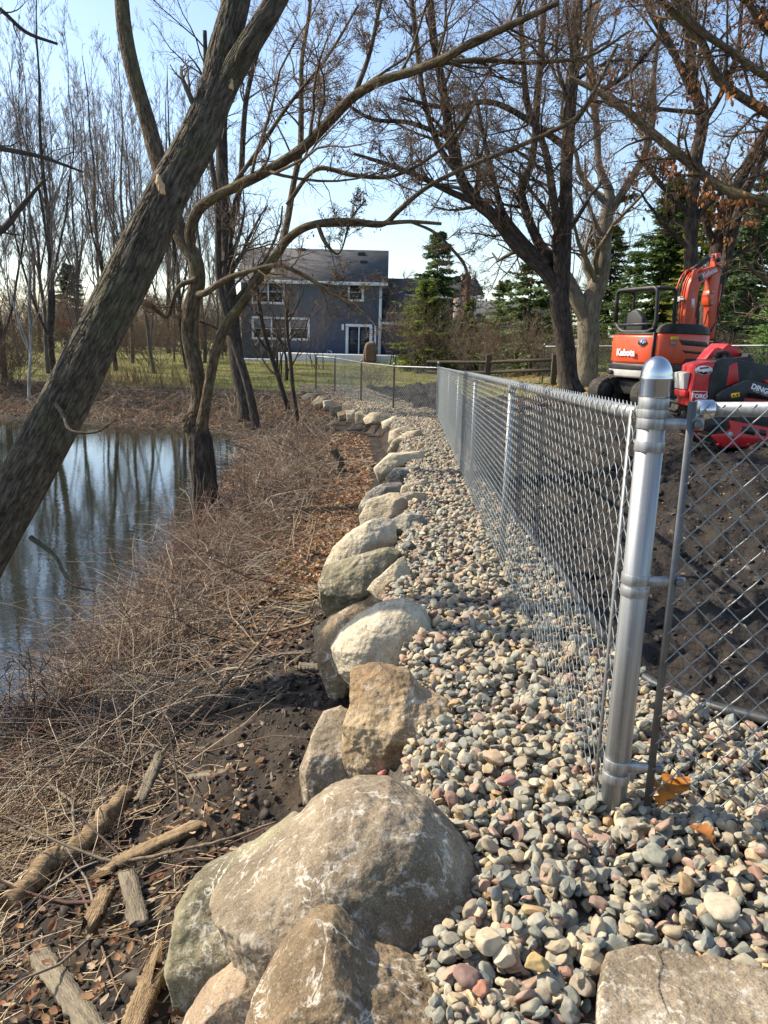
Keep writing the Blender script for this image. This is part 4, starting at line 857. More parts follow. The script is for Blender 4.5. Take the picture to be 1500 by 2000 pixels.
for px, y, kd, sc, lb in [(105, 31, 2, 1.0, None), (92, 34, 0, .95, None), (50, 25.5, 3, .75, 'whitish slim tree rising at the far water edge left of the leaning trunk'), (5, 30, 2, 1, None), (150, 40, 1, 1.1, None), (225, 36, 2, .95, None), (258, 42, 0, 1.15, None),
    (300, 35, 1, 1, None), (200, 55, 0, 1.3, None), (330, 55, 2, 1.25, None), (400, 44, 0, 1.05, None), (365, 38, 2, .95, None), (-60, 33, 0, 1, None), (-140, 30, 2, .9, None), 
    (80, 70, 0, 1.5, None), (400, 66, 1, 1.4, None), (440, 60, 2, 1.1, None), (40, 38, 4, 1, None), (160, 33, 4, .9, None), (250, 50, 4, 1.2, None), (340, 44, 4, 1.1, None), (-20, 27, 4, .9, None), (420, 38, 4, .8, None), (250, 95, 0, 1.9, None), (10, 80, 1, 1.7, None), (-220, 40, 1, 1.1, None), (-300, 35, 2, 1, None),
    (1160, 48, 4, 1.25, 'pale bushy bare tree seen between the gnarled trunk and the conifers'), (1120, 60, 4, 1.5, 'pale twiggy tree far behind the gnarled trunk')]:
    plant(px, y, kd, sc, lb)
# ---- conifers
m_need = mat('spruce needles', [(.7, .7, .7), (1.15, 1.15, 1.1)], 3, .75, attr='col', spec=.2, trans=.3)
def conifer(px, y, top, halfw, label, seed, tint=(.05, .085, .035), dens=1.0, bottom=None, droop=.25, bare=.06, gap=0, name='spruce_tree'):
    r = np.random.default_rng(seed); b = aty(px, 700, y); x = b[0]; z = gl(x, y)-.05; H = aty(px, top, y)[2]-z; Wd = halfw*depth_of((x, y, 1))/FPX
    o = root(name, (x, y, z)); tag(o, label, 'conifer', 'evergreen conifers')
    mb = MB(); t = np.linspace(0, 1, 12); P = np.c_[.02*H*vn3(t*2, seed, 0)*t, 0*t, t*H]; V, F, tt = tubes(P, .017*H*(1-.93*t)+.004, 8); mb.add(V, F, tuv=tt); ob('trunk', mb, m_dark, o, smooth=True)
    n = int(H*40*dens); h = bare + (1-bare)*r.uniform(0, 1, n)**1.15; a = r.uniform(0, 6.28, n)
    if gap: 
        k = vn3(h*9, a*1.1, seed)+.35 > gap-.4*h; h, a = h[k], a[k]; n = len(h)
    ln = 1.15*Wd*(1-h)**.8*r.uniform(.4, 1.22, n)*(1+.3*vn3(a*1.2, h*6, seed))+.15
    d = np.c_[np.cos(a), np.sin(a), .35*h-.12]; s = np.linspace(0, 1, 6)
    BP = np.stack([np.interp(h, t, P[:, 0]), 0*h, h*H], -1)[:, None]+d[:, None]*ln[:, None, None]*s[None, :, None]; BP[..., 2] += (-droop*ln[:, None]*s**1.3+.12*ln[:, None]*s**4)
    V, F, tt = tubes(BP, (.012*(1-.7*s))[None]*np.ones((n, 1)), 3); ob('branches', MB().add(V, F, tuv=tt), m_dark, o)
    # sprays: fans of needle blades along every branch
    m_ = int(74*max(.6, min(1.6, Wd/1.8))); u = r.uniform(.12, 1.03, (n, m_)); i = np.clip((u*5).astype(int), 0, 4); f = (u*5-i)[..., None]; bi = np.arange(n)[:, None]
    c = (BP[bi, i]*(1-f)+BP[bi, i+1]*f).reshape(-1, 3); dd = np.repeat(d[:, None], m_, 1).reshape(-1, 3)
    side = nrm(np.cross(dd, [0, 0, 1.]))*r.choice([-1, 1], (n*m_, 1))
    q = nrm(dd*r.uniform(.3, 1, (n*m_, 1))+side*r.uniform(.2, 1.1, (n*m_, 1))+np.c_[r.normal(0, .18, (n*m_, 2)), r.normal(-.22, .25, n*m_)])
    L = (r.uniform(.10, .36, n*m_)*(1.1-.4*u.ravel())*max(.75, Wd/2.2))[:, None]; wv = nrm(np.cross(q, r.normal(0, .5, (n*m_, 3))+[0, 0, 1.]))*L*.15
    Q = np.stack([c-wv*.4, c+q*L*.5-wv-[0, 0, .01], c+q*L, c+q*L*.5+wv], 1)
    F = np.arange(len(c)*4).reshape(-1, 4); cl = np.array(tint)*[2.7, 2.45, 1.9]*r.uniform(.6, 1.5, (len(c), 1)); cl[:, 0] *= r.uniform(.8, 1.3, len(c))
    ob('foliage', MB().add(Q.reshape(-1, 3), [F], np.repeat(cl, 4, 0)), m_need, o)
conifer(846, 43, 452, 92, 'spruce with a spiky top standing in front of the house', 31, (.052, .082, .04), .85, gap=.22, droop=.32)
conifer(828, 40, 548, 84, 'low bright green spruce at the foot of the spiky one', 32, (.075, .105, .03), 1.1)
conifer(1030, 37, 505, 118, 'open wispy spruce between the chimney and the big dark tree', 33, (.055, .085, .045), .8, gap=.22)
conifer(975, 44, 548, 70, 'small spruce half hidden behind the open wispy one', 34, (.05, .075, .03), .9)
conifer(1285, 33, 345, 105, 'dense dark spruce behind the excavator canopy', 35, (.035, .062, .022), 1.5, droop=.2)
conifer(1345, 29, 385, 70, 'yellowish green conifer behind the excavator boom', 36, (.085, .095, .022), 1.2)
conifer(1225, 38, 470, 60, 'short dark spruce left of the dense one', 37, (.035, .06, .025), 1.2)
conifer(1450, 30, 330, 110, 'ragged bluish spruce at the right edge', 38, (.04, .065, .042), .9, gap=.3, droop=.35)
conifer(1510, 25, 540, 80, 'bright green young spruce at the right edge above the red loader', 39, (.05, .105, .035), 1.3)
conifer(1600, 27, 300, 120, 'large spruce just beyond the right edge', 40, (.04, .065, .035), 1)
conifer(140, 82, 515, 55, 'distant evergreen far behind the leaning trunk', 41, (.04, .06, .035), .8)
conifer(1180, 45, 440, 75, 'dark spruce far back between the gnarled trunk and the excavator', 43, (.035, .055, .025), 1.1)
conifer(1440, 44, 380, 90, 'tall dark spruce far back at the right', 44, (.035, .055, .025), 1.1)
conifer(1310, 46, 400, 90, 'dark spruce far back over the excavator seat', 45, (.035, .055, .028), 1.1)
conifer(1400, 40, 420, 80, 'dark spruce far behind the excavator arm', 42, (.035, .055, .025), 1.2)
# ---- bare shrubs
def shrub(px, py, y, h, w, n, label, seed, m=None, group='bare shrubs', lv=None, r0=.012):
    r = np.random.default_rng(seed); x = aty(px, py, y)[0]; z = gl(x, y)-.03; o = root('bare_shrub', (x, y, z)); tag(o, label, 'shrub', group)
    a = r.uniform(0, 6.28, n); sp = r.uniform(.1, 1, n)*w; P = []
    d = nrm(np.c_[np.cos(a)*sp, np.sin(a)*sp, np.full(n, h)*r.uniform(.7, 1, n)]); p = np.c_[r.normal(0, w*.12, (n, 2)), np.zeros(n)]; out = [p]
    for k in range(7): out.append(out[-1]+d*(h/7*r.uniform(.8, 1.2, n))[:, None]); d = nrm(d+.16*r.normal(size=d.shape))
    LP = np.stack(out, 1); LR = np.full((n, 1), r0)*r.uniform(.6, 1.2, (n, 1))*np.linspace(1, .35, 8)
    mb = MB(); V, F, tt = tubes(LP, LR, 5); mb.add(V, F, tuv=tt); ob('stems', mb, m or m_grove, o, smooth=True)
    tw = MB()
    for K, ra in lv or ((7, .45), (5, .45)):
        LP, LR = grow(LP, LR, K, r, tmin=.25, ratio=ra, up=.2, n=5, rr=.55, minr=.004); V, F, tt = tubes(LP, LR, 3); tw.add(V, F, tuv=tt)
    ob('twigs', tw, m_twig2, o); return o
shrub(548, 790, 33, 3.6, 1.3, 7, 'bare crab apple with several stems in front of the triple window', 51, m_dark, r0=.05, lv=((7, .45), (6, .5), (4, .45)))
shrub(615, 760, 40, 3.4, 1.4, 10, 'fine twiggy bare shrub before the siding between window and lamp', 52, r0=.02)
shrub(780, 730, 41, 4.2, 1.6, 8, 'dark bare shrub right of the sliding door', 53, m_dark, r0=.035, lv=((8, .45), (6, .5)))
shrub(905, 730, 36, 2.9, 1.5, 16, 'brown thicket bush under the chimney', 54, r0=.015)
shrub(975, 735, 34, 2.2, 1.6, 18, 'tangled brown bush beside the split rail fence', 55, r0=.014)
shrub(830, 735, 38, 3.0, 2.2, 22, 'brown tangle of shrubs at the foot of the spruces', 57, r0=.016, lv=((9, .5), (6, .5)))
shrub(940, 735, 33, 2.6, 2.0, 22, 'dense brown shrub behind the split rail fence', 58, r0=.016, lv=((9, .5), (6, .5)))
shrub(1045, 735, 31, 2.4, 1.8, 22, 'dense brown shrub left of the big dark tree', 59, r0=.016, lv=((9, .5), (6, .5)))
conifer(915, 39, 585, 60, 'low shaggy evergreen under the chimney', 46, (.06, .085, .03), 1.2)
conifer(1085, 42, 560, 70, 'shaggy evergreen behind the big dark tree', 47, (.05, .075, .03), 1.1)
shrub(725, 760, 30, .9, .8, 18, 'low brown shrub behind the far chain link fence', 56, r0=.008)
TH = []
for i, (px, y, h, w, lab) in enumerate([(300, 40, 2.6, 2.6, 'wide brown thicket behind the leaning trunk'), (365, 44, 2.8, 2.4, 'brown thicket left of the forked tree'), (20, 28, 2.2, 2, 'grey thicket on the far bank at the left edge'), (1420, 24, 1.6, 1.5, 'brown bush at the back fence behind the red loader')]):
    TH.append(shrub(px, 730, y, h, w, 30, lab, 80+i, r0=.014, lv=((10, .5), (7, .5))))
def again(src, px, y, sc, rz, lab):
    x = aty(px, 700, y)[0]; c = src.copy(); COL.objects.link(c); c.location = (x, y, gl(x, y)-.03); c.rotation_euler = (0, 0, rz); c.scale = (sc, sc, sc*.95); c['label'] = lab
    for ch_ in src.children: d = ch_.copy(); COL.objects.link(d); d.parent = c
for i, (px, y, sc, lab) in enumerate([(240, 46, 1, 'brown thicket below the brown roofed cottage'), (430, 47, 1.1, 'brown thicket against the left end of the house'), (-60, 27, 1, 'grey thicket beyond the left edge'), (55, 40, .9, 'grey thicket before the white house'), (1160, 30, .6, 'brown bush at the back fence by the gnarled trunk')]+[(q, 52+(k*7) % 17, 1.3+.12*(k % 4), 'brown thicket in the row closing the view beyond the pond') for k, q in enumerate((-120, -80, -30, 10, 40, 90, 120, 160, 190, 225, 255, 290, 320, 345, 380, 410, 440, 465))]):
    again(TH[i % 3], px, y, sc, i*1.3, lab)
# ---------------------------------------------------------------- house
def flat(name, col, rough=.6, metal=0, spec=.4, var=.12, scale=4, bump=0, **k):
    c = np.array(col); return mat(name, [tuple(c*(1-var)), tuple(c), tuple(np.minimum(c*(1+var), 1))], scale, rough, metal, spec=spec, bump=bump, **k)
m_side = flat('slate blue siding', (.115, .142, .21), .65)
m_white = flat('white trim paint', (.72, .72, .70), .55, var=.06)
m_glass = flat('window glass', (.012, .015, .018), .06, spec=.7)
m_shing = mat('grey shingles', [(.05, .047, .046), (.085, .08, .076), (.13, .122, .113)], 2.2, .9, stretch=(1, 3, 3), bump=.5, bscale=30, detail=10)
m_brick = mat('chimney brick', [(.11, .05, .038), (.19, .095, .07)], 9, .9, bump=.4, stretch=(1, 1, 3))
m_stone = mat('pale chimney brick', [(.30, .25, .20), (.42, .37, .31)], 7, .9, bump=.4, stretch=(1, 1, 3))
m_black = flat('black paint', (.018, .018, .019), .45)
m_blind = flat('window blind', (.22, .23, .25), .7)
HY = 49.0; HB = aty(610, 703, HY); house = root('house', tuple(HB)); tag(house, 'two storey slate blue house with white window trim, grey roof and a lower garage wing', 'house')
def hp(px, py, y=HY): q = aty(px, py, y)-HB; return q[0], q[2]
def hbox(px0, px1, py0, py1, d0, d1, y=HY):     # picture rectangle on the plane y, from depth d0 to d1 behind it
    xm = (px0+px1)/2; ym = (py0+py1)/2
    x0 = hp(px0, ym, y)[0]; x1 = hp(px1, ym, y)[0]; z1 = hp(xm, py0, y)[1]; z0 = hp(xm, py1, y)[1]
    return box(x0, x1, y-HY+d0, y-HY+d1, z0, z1)
def siding(x0, x1, z0, z1, y0, y1, step=.16):
    pts = [(y1, z0)]; z = z0
    while z < z1-.01: pts += [(y0-.035, z), (y0, min(z+step, z1))]; z += step
    pts.append((y1, z1)); return rot_yz(prism(pts, x0, x1))
xl, _ = hp(472, 650); xr, _ = hp(742, 650); ze = hp(640, 549)[1]
mb = MB(); v, f = siding(xl, xr, -.6, ze, 0, 8.6); mb.add(v, f)
zr = hp(620, 491, HY+4.3)[1]
mb.add(*rot_yz(prism([(0.02, ze), (8.58, ze), (4.3, zr-.15)], xl+.01, xr-.01)))
ob('wall', mb, m_side, house)
sl_ = (zr-ze)/4.3
def gable_roof(xa, xb, y0, ye, zea, zra, t=.14, o=.4):
    ym = (y0+ye)/2; k = (zra-zea)/(ym-y0)
    return rot_yz(prism([(y0-o, zea-o*k+.02), (ym, zra+.02), (ye+o, zea-o*k+.02), (ye+o, zea-o*k+.02+t), (ym, zra+.02+t), (y0-o, zea-o*k+.02+t)], xa, xb))
rf = ob('roof', MB().add(*gable_roof(xl-.35, xr+.42, 0, 8.6, ze, zr)), m_shing, house)
mb = MB(); v, f = box(xl-.36, xr+.43, -.50, -.405, ze-.4*sl_-.03, ze-.4*sl_+.15); mb.add(v, f); ob('gutter', mb, m_white, house, bevel=.02)
for px, py, w, h in ((683, 516, 3, 9), (636, 486, 2.5, 8)):
    yy = HY+2.4 if py > 500 else HY+4; b_ = hp(px, py+h, yy); mb = MB(); tube(mb, [(b_[0], yy-HY, b_[1]-.2), (b_[0], yy-HY, b_[1]+.35)], .05, 10); tube(mb, [(b_[0], yy-HY, b_[1]+.35), (b_[0], yy-HY, b_[1]+.42)], .11, 10); ob('vent_pipe', mb, m_black, rf)
for px, py in ((706, 496), (710, 512), (590, 488)):
    yy = HY+4.3-.35-(py-491)/60*4.3; b_ = hp(px, py, yy); mb = MB(); v, f = box(b_[0]-.24, b_[0]+.24, yy-HY-.2, yy-HY+.2, b_[1]-.25, b_[1]+.1); mb.add(v, f); ob('roof_vent', mb, m_black, rf, bevel=.03)
def window(px0, px1, py0, py1, n=1, fr=4.5, mull=3, sash=True, par=house, y=HY, nm='window'):
    mb = MB(); w = fr
    for a in ((px0, px1, py0, py0+w), (px0, px1, py1-w, py1), (px0, px0+w, py0+w, py1-w), (px1-w, px1, py0+w, py1-w)): mb.add(*hbox(*a, -.08, .0, y))
    pw = (px1-px0-2*w-(n-1)*mull)/n
    for i in range(1, n): a = px0+w+i*pw+(i-1)*mull; mb.add(*hbox(a, a+mull, py0+w, py1-w, -.075, 0, y))
    fo = ob(nm, mb, m_white, par, bevel=.01)
    for i in range(n):
        a = px0+w+i*(pw+mull); ob('pane', MB().add(*hbox(a, a+pw, py0+w, py1-w, -.032, -.026, y)), m_glass, fo)
        if sash and (i+int(px0)) % 2 == 0: ob('blind', MB().add(*hbox(a+.4, a+pw-.4, py0+w+.3, (py0+py1)/2-2, -.034, -.0325, y)), m_blind, fo)
        if sash: ob('sash', MB().add(*hbox(a+.2, a+pw-.2, (py0+py1)/2-.6, (py0+py1)/2+.7, -.05, -.0355, y)), m_white, fo)
    return fo
window(492, 556, 546, 594, 2); window(679, 711, 553, 589, 1); window(492, 605, 619, 664, 3)
window(675, 727, 633, 699, 2, 5.5, 2.4, False, nm='sliding_door')
ob('corner_board', MB().add(*hbox(739.5, 745, 550, 702, -.05, .1)), m_white, house)
ob('lamp', MB().add(*hbox(667.5, 672, 633, 645, -.22, -.03)), m_white, house, bevel=.03)
ob('downspout', MB().add(*hbox(731, 734.5, 636, 690, -.12, -.04)), m_white, house, bevel=.02)
mb = MB(); a = hp(648, 697); b_ = hp(648, 686); tube(mb, [(a[0], -.3, a[1]), (b_[0], -.3, b_[1]), (b_[0]-.25, -.3, b_[1]+.05), (b_[0]-.27, -.3, b_[1]-.2)], .035, 8); ob('pipe', mb, m_white, house)
# connecting wing, garage wing and chimney
xw2, _ = hp(826, 650); zw = hp(790, 634)[1]
ob('wing_wall', MB().add(*siding(xr+.012, xw2, -.6, zw, .3, 7)), m_side, house)
z2 = hp(790, 548, HY+4)[1]
ob('wing_roof', MB().add(*rot_yz(prism([(-.1, zw), (4.2, z2), (7.2, zw), (7.2, zw+.14), (4.2, z2+.14), (-.1, zw+.14)], xr+.05, xw2+.3))), m_shing, house)
ob('wing_gutter', MB().add(*box(xr+.06, xw2+.3, -.2, -.102, zw-.02, zw+.12)), m_white, house, bevel=.02)
GYY = HY+3; gx0 = hp(800, 600, GYY)[0]; gx1 = hp(929, 600, GYY)[0]; gz = hp(935, 575, GYY)[1]; gr = hp(860, 549, GYY+4)[1]
ob('garage_wall', MB().add(*siding(gx0, gx1, -.6, gz, 3, 11)), m_side, house)
ob('garage_roof', MB().add(*gable_roof(gx0-.3, gx1+.45, 3, 11, gz, gr)), m_shing, house)
ob('garage_gutter', MB().add(*box(gx0-.3, gx1+.46, 2.50, 2.595, gz-.32, gz-.14)), m_white, house, bevel=.02)
ob('garage_corner_board', MB().add(*box(gx1-.12, gx1+.05, 2.94, 3.1, -.5, gz-.2)), m_white, house)
CYY = HY+1.6
ch = ob('chimney', MB().add(*hbox(901, 917, 538, 700, 0, .7, CYY)), m_brick, house)
ob('chimney_cap', MB().add(*hbox(899.5, 918.5, 535, 538.5, -.06, .76, CYY)), m_stone, ch)
ob('chimney_flue', MB().add(*hbox(888, 900.5, 538, 552, .1, .6, CYY)), m_black, ch, bevel=.08)
ob('chimney_shoulder', MB().add(*hbox(885, 900.6, 575, 700, .05, .75, CYY)), m_stone, ch)
# white deck
deck = root('deck', tuple(HB)); tag(deck, 'low white painted deck with steps along the back of the house', 'deck')
ob('platform', MB().add(*hbox(540, 780, 692, 716, 0, 2.57, HY-2.6)), m_white, deck, bevel=.02)
ob('step', MB().add(*hbox(462, 556, 701, 724, 0, .78, HY-3.4)), m_white, deck, bevel=.02)
ob('lower_platform', MB().add(*hbox(440, 548, 709, 733, 0, 1.58, HY-5)), m_white, deck, bevel=.02)
mb = MB(); 
for px in (470, 500, 525): mb.add(*hbox(px, px+1, 711, 727, -.03, -.005, HY-5))
ob('board_joint', mb, flat('grey joint', (.3, .3, .3)), deck)
# covered grill
m_cover = mat('brown cover cloth', [(.14, .09, .062), (.22, .145, .10)], 3, .85, bump=.7, bscale=8)
gq = aty(722, 708, 46.2); r = np.random.default_rng(4); V, F = ico(4); s_ = depth_of(gq)/FPX
V = V.copy(); hgt_ = np.where(V[:, 2] > 0, V[:, 2]*.55, V[:, 2]); wd = np.interp(V[:, 2], [-1, -.6, .3, 1], [1.05, 1, .82, .75])
a = np.arctan2(V[:, 1], V[:, 0]); fold = 1+.06*np.sin(a*9+V[:, 2]*2)*np.clip(.5-V[:, 2], 0, 1)
hx = np.sign(V[:, 0])*np.abs(V[:, 0])**.55*wd*fold*.42; hyy = np.sign(V[:, 1])*np.abs(V[:, 1])**.55*wd*fold*.32; hz = np.sign(V[:, 2])*np.abs(V[:, 2])**.5*.6+.6+.12*V[:, 0]*(V[:, 2] > 0)
tag(ob('covered_grill', MB().add(np.c_[hx, hyy, hz], [F]), m_cover, smooth=True, loc=(gq[0], 46.2, float(gq[2]))), 'grill under a brown cloth cover standing on the deck by the sliding door', 'grill')
# ---- neighbours far away
def cottage(px0, px1, pyb, pye, pyr, y, dep, wm, rm, label, name='house'):
    b = aty((px0+px1)/2, pyb, y); o = root(name, tuple(b)); tag(o, label, 'house')
    x0 = aty(px0, pyb, y)[0]-b[0]; x1 = aty(px1, pyb, y)[0]-b[0]; ze_ = aty((px0+px1)/2, pye, y)[2]-b[2]; zr_ = aty((px0+px1)/2, pyr, y+dep/2)[2]-b[2]
    ob('wall', MB().add(*box(x0, x1, 0, dep, -1.5, ze_)), wm, o)
    ob('roof', MB().add(*gable_roof(x0-.5, x1+.5, 0, dep, ze_, zr_)), rm, o)
    for k in (.25, .7): ob('window', MB().add(*box(x0+(x1-x0)*k-.5, x0+(x1-x0)*k+.5, -.05, .1, ze_*.35, ze_*.75)), m_glass, o)
m_brn = flat('brown shingles', (.15, .11, .085), .9)
m_dk = flat('dark roof', (.07, .07, .075), .9)
cottage(82, 138, 668, 622, 604, 88, 9, flat('pale blue white siding', (.55, .58, .62), .6), m_dk, 'distant white house glimpsed between the trunks at the left')
cottage(122, 300, 676, 652, 634, 70, 8, flat('taupe siding', (.16, .13, .11), .8), m_brn, 'low cottage with a brown roof behind the leaning trunk')
cottage(930, 1100, 640, 614, 592, 80, 9, flat('dim grey siding', (.12, .12, .125), .8), m_dk, 'distant grey roofed house behind the open wispy spruce')
q = aty(127, 650, 60); fp = root('flag', (q[0], 60, gl(q[0], 60))); tag(fp, 'small red flag on a thin pole far beyond the pond', 'flag')
zt = aty(127, 622, 60)[2]-fp.location[2]; mb = MB(); tube(mb, [(0, 0, 0), (0, 0, zt)], .03, 8); ob('pole', mb, m_dk, fp)
V = np.array([(x, .12*math.sin(x*4+z), z) for z in np.linspace(zt-.62, zt-.02, 5) for x in np.linspace(-.5, .5, 9)]); i = np.arange(45).reshape(5, 9)
ob('cloth', MB().add(np.concatenate([V, V+[0, .03, 0]]), [np.stack([i[:-1, :-1], i[:-1, 1:], i[1:, 1:], i[1:, :-1]], -1).reshape(-1, 4), np.stack([i[:-1, :-1], i[1:, :-1], i[1:, 1:], i[:-1, 1:]], -1).reshape(-1, 4)+45]), flat('red cloth', (.5, .04, .05)), fp)

# ---------------------------------------------------------------- machines
m_or = mat('orange red machine paint', [(.55, .055, .016), (.64, .075, .022), (.68, .09, .03)], 3, .38, spec=.5, bump=.05, bscale=6)
overlay(m_or, (.28, .19, .13), 4, .52, .74, amt=.5)
m_red = mat('red machine paint', [(.42, .012, .014), (.52, .018, .02), (.58, .03, .03)], 4, .38, spec=.5)
overlay(m_red, (.20, .13, .09), 7, .52, .7, amt=.55)
m_rub = mat('track rubber', [(.014, .014, .014), (.04, .037, .033), (.10, .08, .06)], 9, .9, bump=.5, bscale=40)
m_blk = mat('black steel', [(.012, .012, .013), (.022, .022, .023), (.05, .046, .042)], 6, .5, spec=.4)
m_gry = flat('worn pale casting', (.42, .41, .38), .7, var=.25)
m_chr = mat('cylinder chrome', [(.5, .5, .5), (.65, .65, .65)], 6, .25, metal=1)
m_lt = flat('white lettering', (.8, .8, .8), .5, var=.03)
m_yel = flat('yellow sticker', (.75, .42, .02), .5)
m_bl = flat('blue sticker', (.05, .10, .35), .5)
def prismz(pts, z0, z1):
    v, f = prism(pts, z0, z1); return np.c_[v[:, 0], v[:, 2], v[:, 1]], [q[:, ::-1] for q in f]
def text(s, size, M, m, parent, ext=.004, off=.0, sp=1.0, name='lettering'):
    c = bpy.data.curves.new('lettering', 'FONT'); c.body = s; c.size = size; c.extrude = ext; c.offset = off; c.align_x = 'CENTER'; c.align_y = 'CENTER'; c.space_character = sp; c.resolution_u = 4
    t = bpy.data.objects.new('t', c); COL.objects.link(t)
    me = bpy.data.meshes.new_from_object(t.evaluated_get(bpy.context.evaluated_depsgraph_get())); bpy.data.objects.remove(t); me.materials.clear(); me.materials.append(m)
    o = bpy.data.objects.new(name, me); COL.objects.link(o); o.parent = parent; o.matrix_local = M; return o
def face_m(loc, xdir, ndir):
    x = Vector(xdir).normalized(); n = Vector(ndir).normalized(); y = n.cross(x); M = Matrix.Identity(4)
    for i in range(3): M[i][0] = x[i]; M[i][1] = y[i]; M[i][2] = n[i]; M[i][3] = loc[i]
    return M
EX = aty(1275, 800, 16.3); ez = gl(EX[0], 16.3)+.03
exc = root('excavator', (EX[0], 16.3, ez), -rad(65)); tag(exc, 'orange mini excavator with a black roll frame and its boom folded up', 'excavator')
def stadium(L, h, n=10): a = np.linspace(-math.pi/2, math.pi/2, n); return [(L/2+h/2*math.cos(t), h/2+h/2*math.sin(t)) for t in a]+[(-L/2-h/2*math.cos(t), h/2-h/2*math.sin(t)) for t in a]
for sx in (-1, 1):
    a, b_ = (sx*.48, sx*.80) if sx > 0 else (sx*.80, sx*.48)
    tr = ob('track', MB().add(*rot_yz(prism(stadium(1.7, .52), a, b_))), m_rub, exc, bevel=.02)
    mb = MB()
    for L0 in np.linspace(-.85, .85, 17):
        for z in (-.012, .5): mb.add(*box(a-.005, b_+.005, L0-.025, L0+.025, z, z+.035))
    ob('lugs', mb, m_rub, tr)
    for yy in (-.85, .85): ob('wheel', MB().add(*move(lathe([(0, -.18), (.17, -.18), (.2, -.1), (.2, .1), (.17, .18), (.07, .2), (0, .2)], 20), Matrix.Translation(((a+b_)/2, yy, .27)) @ Matrix.Rotation(rad(90), 4, 'Y'))), m_blk, tr)
ob('undercarriage', MB().add(*box(-.47, .47, -.6, .6, .2, .5)), m_blk, exc, bevel=.04)
ob('dozer_blade', MB().add(*rot_yz(prism([(1.35, .05), (1.28, .2), (1.3, .42), (1.38, .5), (1.42, .5), (1.36, .4), (1.34, .2), (1.42, .03)], -.8, .8))), m_or, exc)
plan = [(-.78, .7), (-.80, -.3), (-.76, -.52), (-.66, -.66), (-.45, -.75), (0, -.79), (.45, -.75), (.64, -.66), (.74, -.52), (.78, -.3), (.78, .38), (.7, .62), (.45, .75)]
def inset(k, dz=0): return [(x*k, y*k) for x, y in plan]
cw = ob('counterweight', MB().add(*prismz(inset(1.03), .56, .84)), m_gry, exc, bevel=.05)
ob('counterweight_band', MB().add(*prismz(inset(1.045), .72, .835)), m_blk, cw, bevel=.02)
d_ = nrm(np.array([-.45, -.79, 0])); 
for (x, y, w) in ((-.62, -.70, .14),): ob('exhaust_slot', MB().add(*move(box(-w, w, -.03, .03, -.045, .045), Matrix.Translation((x+.06, y-.06, .655)) @ Matrix.Rotation(-.42, 4, 'Z'))), m_blk, cw, bevel=.02)
body = ob('body', MB().add(*prismz(inset(1.0), .85, 1.42)), m_or, exc, bevel=.05)
ob('body_top', MB().add(*prismz(inset(.97), 1.421, 1.47)), m_blk, body, bevel=.03)
hood = [(.60, -.70), (.68, -.645), (.76, -.52), (.80, -.3), (.80, .38), (.71, .63), (.45, .66), (.40, .3), (.5, -.5)]
sh = ob('side_hood', MB().add(*prismz([(x*1.012, y*1.012) for x, y in hood], .86, 1.46)), m_or, exc, bevel=.05)
def dome(z): k = 1-(z*2.1)**2*.5; cx_, cy_ = .55, 0; return [((x-cx_)*k+cx_, (y-cy_)*k+cy_) for x, y in hood]
mb = MB()
for q_ in range(14): z0 = .19*math.sin(q_/14*1.5); z1 = .19*math.sin((q_+1)/14*1.5); k_ = math.cos(q_/14*1.45)**.45; mb.add(*prismz([((x-.6)*k_+.6, (y-.0)*k_) for x, y in hood], 1.461+z0, 1.461+z1))
ob('hood_top', mb, m_blk, sh)
for z0, z1, a in ((1.22, 1.34, .0), (1.07, 1.14, .1)):
    ob('vent', MB().add(*rot_yz(prism([(-.28+a, z1), (.42, z1-.03), (.52, z0+.02), (.45, z0-.01), (-.2+a, z0+.02)], .80, .822))), m_blk, sh, bevel=.008)
ob('step_recess', MB().add(*rot_yz(prism([(-.15, .9), (-.05, .98), (.4, .98), (.5, .9)], .80, .821))), m_blk, sh)
ob('panel_gap', MB().add(*prismz([(.585, -.75), (.60, -.74), (.60, -.6), (.585, -.6)], .86, 1.47)), m_blk, body)
nb = (-.05, -1, 0)
text('Kubota', .19, face_m((-.08, -.808, 1.06), (1, -.06, 0), (-.06, -1, 0)), m_lt, body, .006, .006)
text('Kubota', .11, face_m((.812, .45, 1.02), (0, 1, 0), (1, 0, 0)), m_lt, sh, .004, .002)
bd = ob('badge', MB().add(*move(lathe([(0, -.004), (.105, -.004), (.105, .006), (0, .012)], 28), face_m((.34, -.782, 1.28), (1, .16, 0), (.16, -1, 0)) @ Matrix.Scale(.72, 4, (0, 1, 0)))), m_chr, body, smooth=True)
ob('badge_mark', MB().add(*move(prism([(-.03, -.05), (.0, -.05), (.035, .05), (.005, .05)], -.001, .003), face_m((.342, -.796, 1.28), (1, .16, 0), (.16, -1, 0)) @ Matrix.Rotation(rad(-90), 4, 'X'))), m_bl, bd)
ob('sticker', MB().add(*move(box(-.05, .05, -.04, .04, -.003, .004), face_m((-.735, -.605, 1.24), (.77, -.64, 0), (-.64, -.77, 0)))), m_yel, body)
ob('sticker', MB().add(*move(box(-.09, .09, -.04, .04, -.003, .004), face_m((.80, -.40, 1.36), (.15, 1, 0), (1, -.15, 0)))), m_yel, sh)
ob('sticker', MB().add(*move(box(-.06, .06, -.035, .035, -.003, .004), face_m((.797, -.42, 1.27), (.15, 1, 0), (1, -.15, 0)))), flat('sticker print', (.25, .25, .3)), sh)
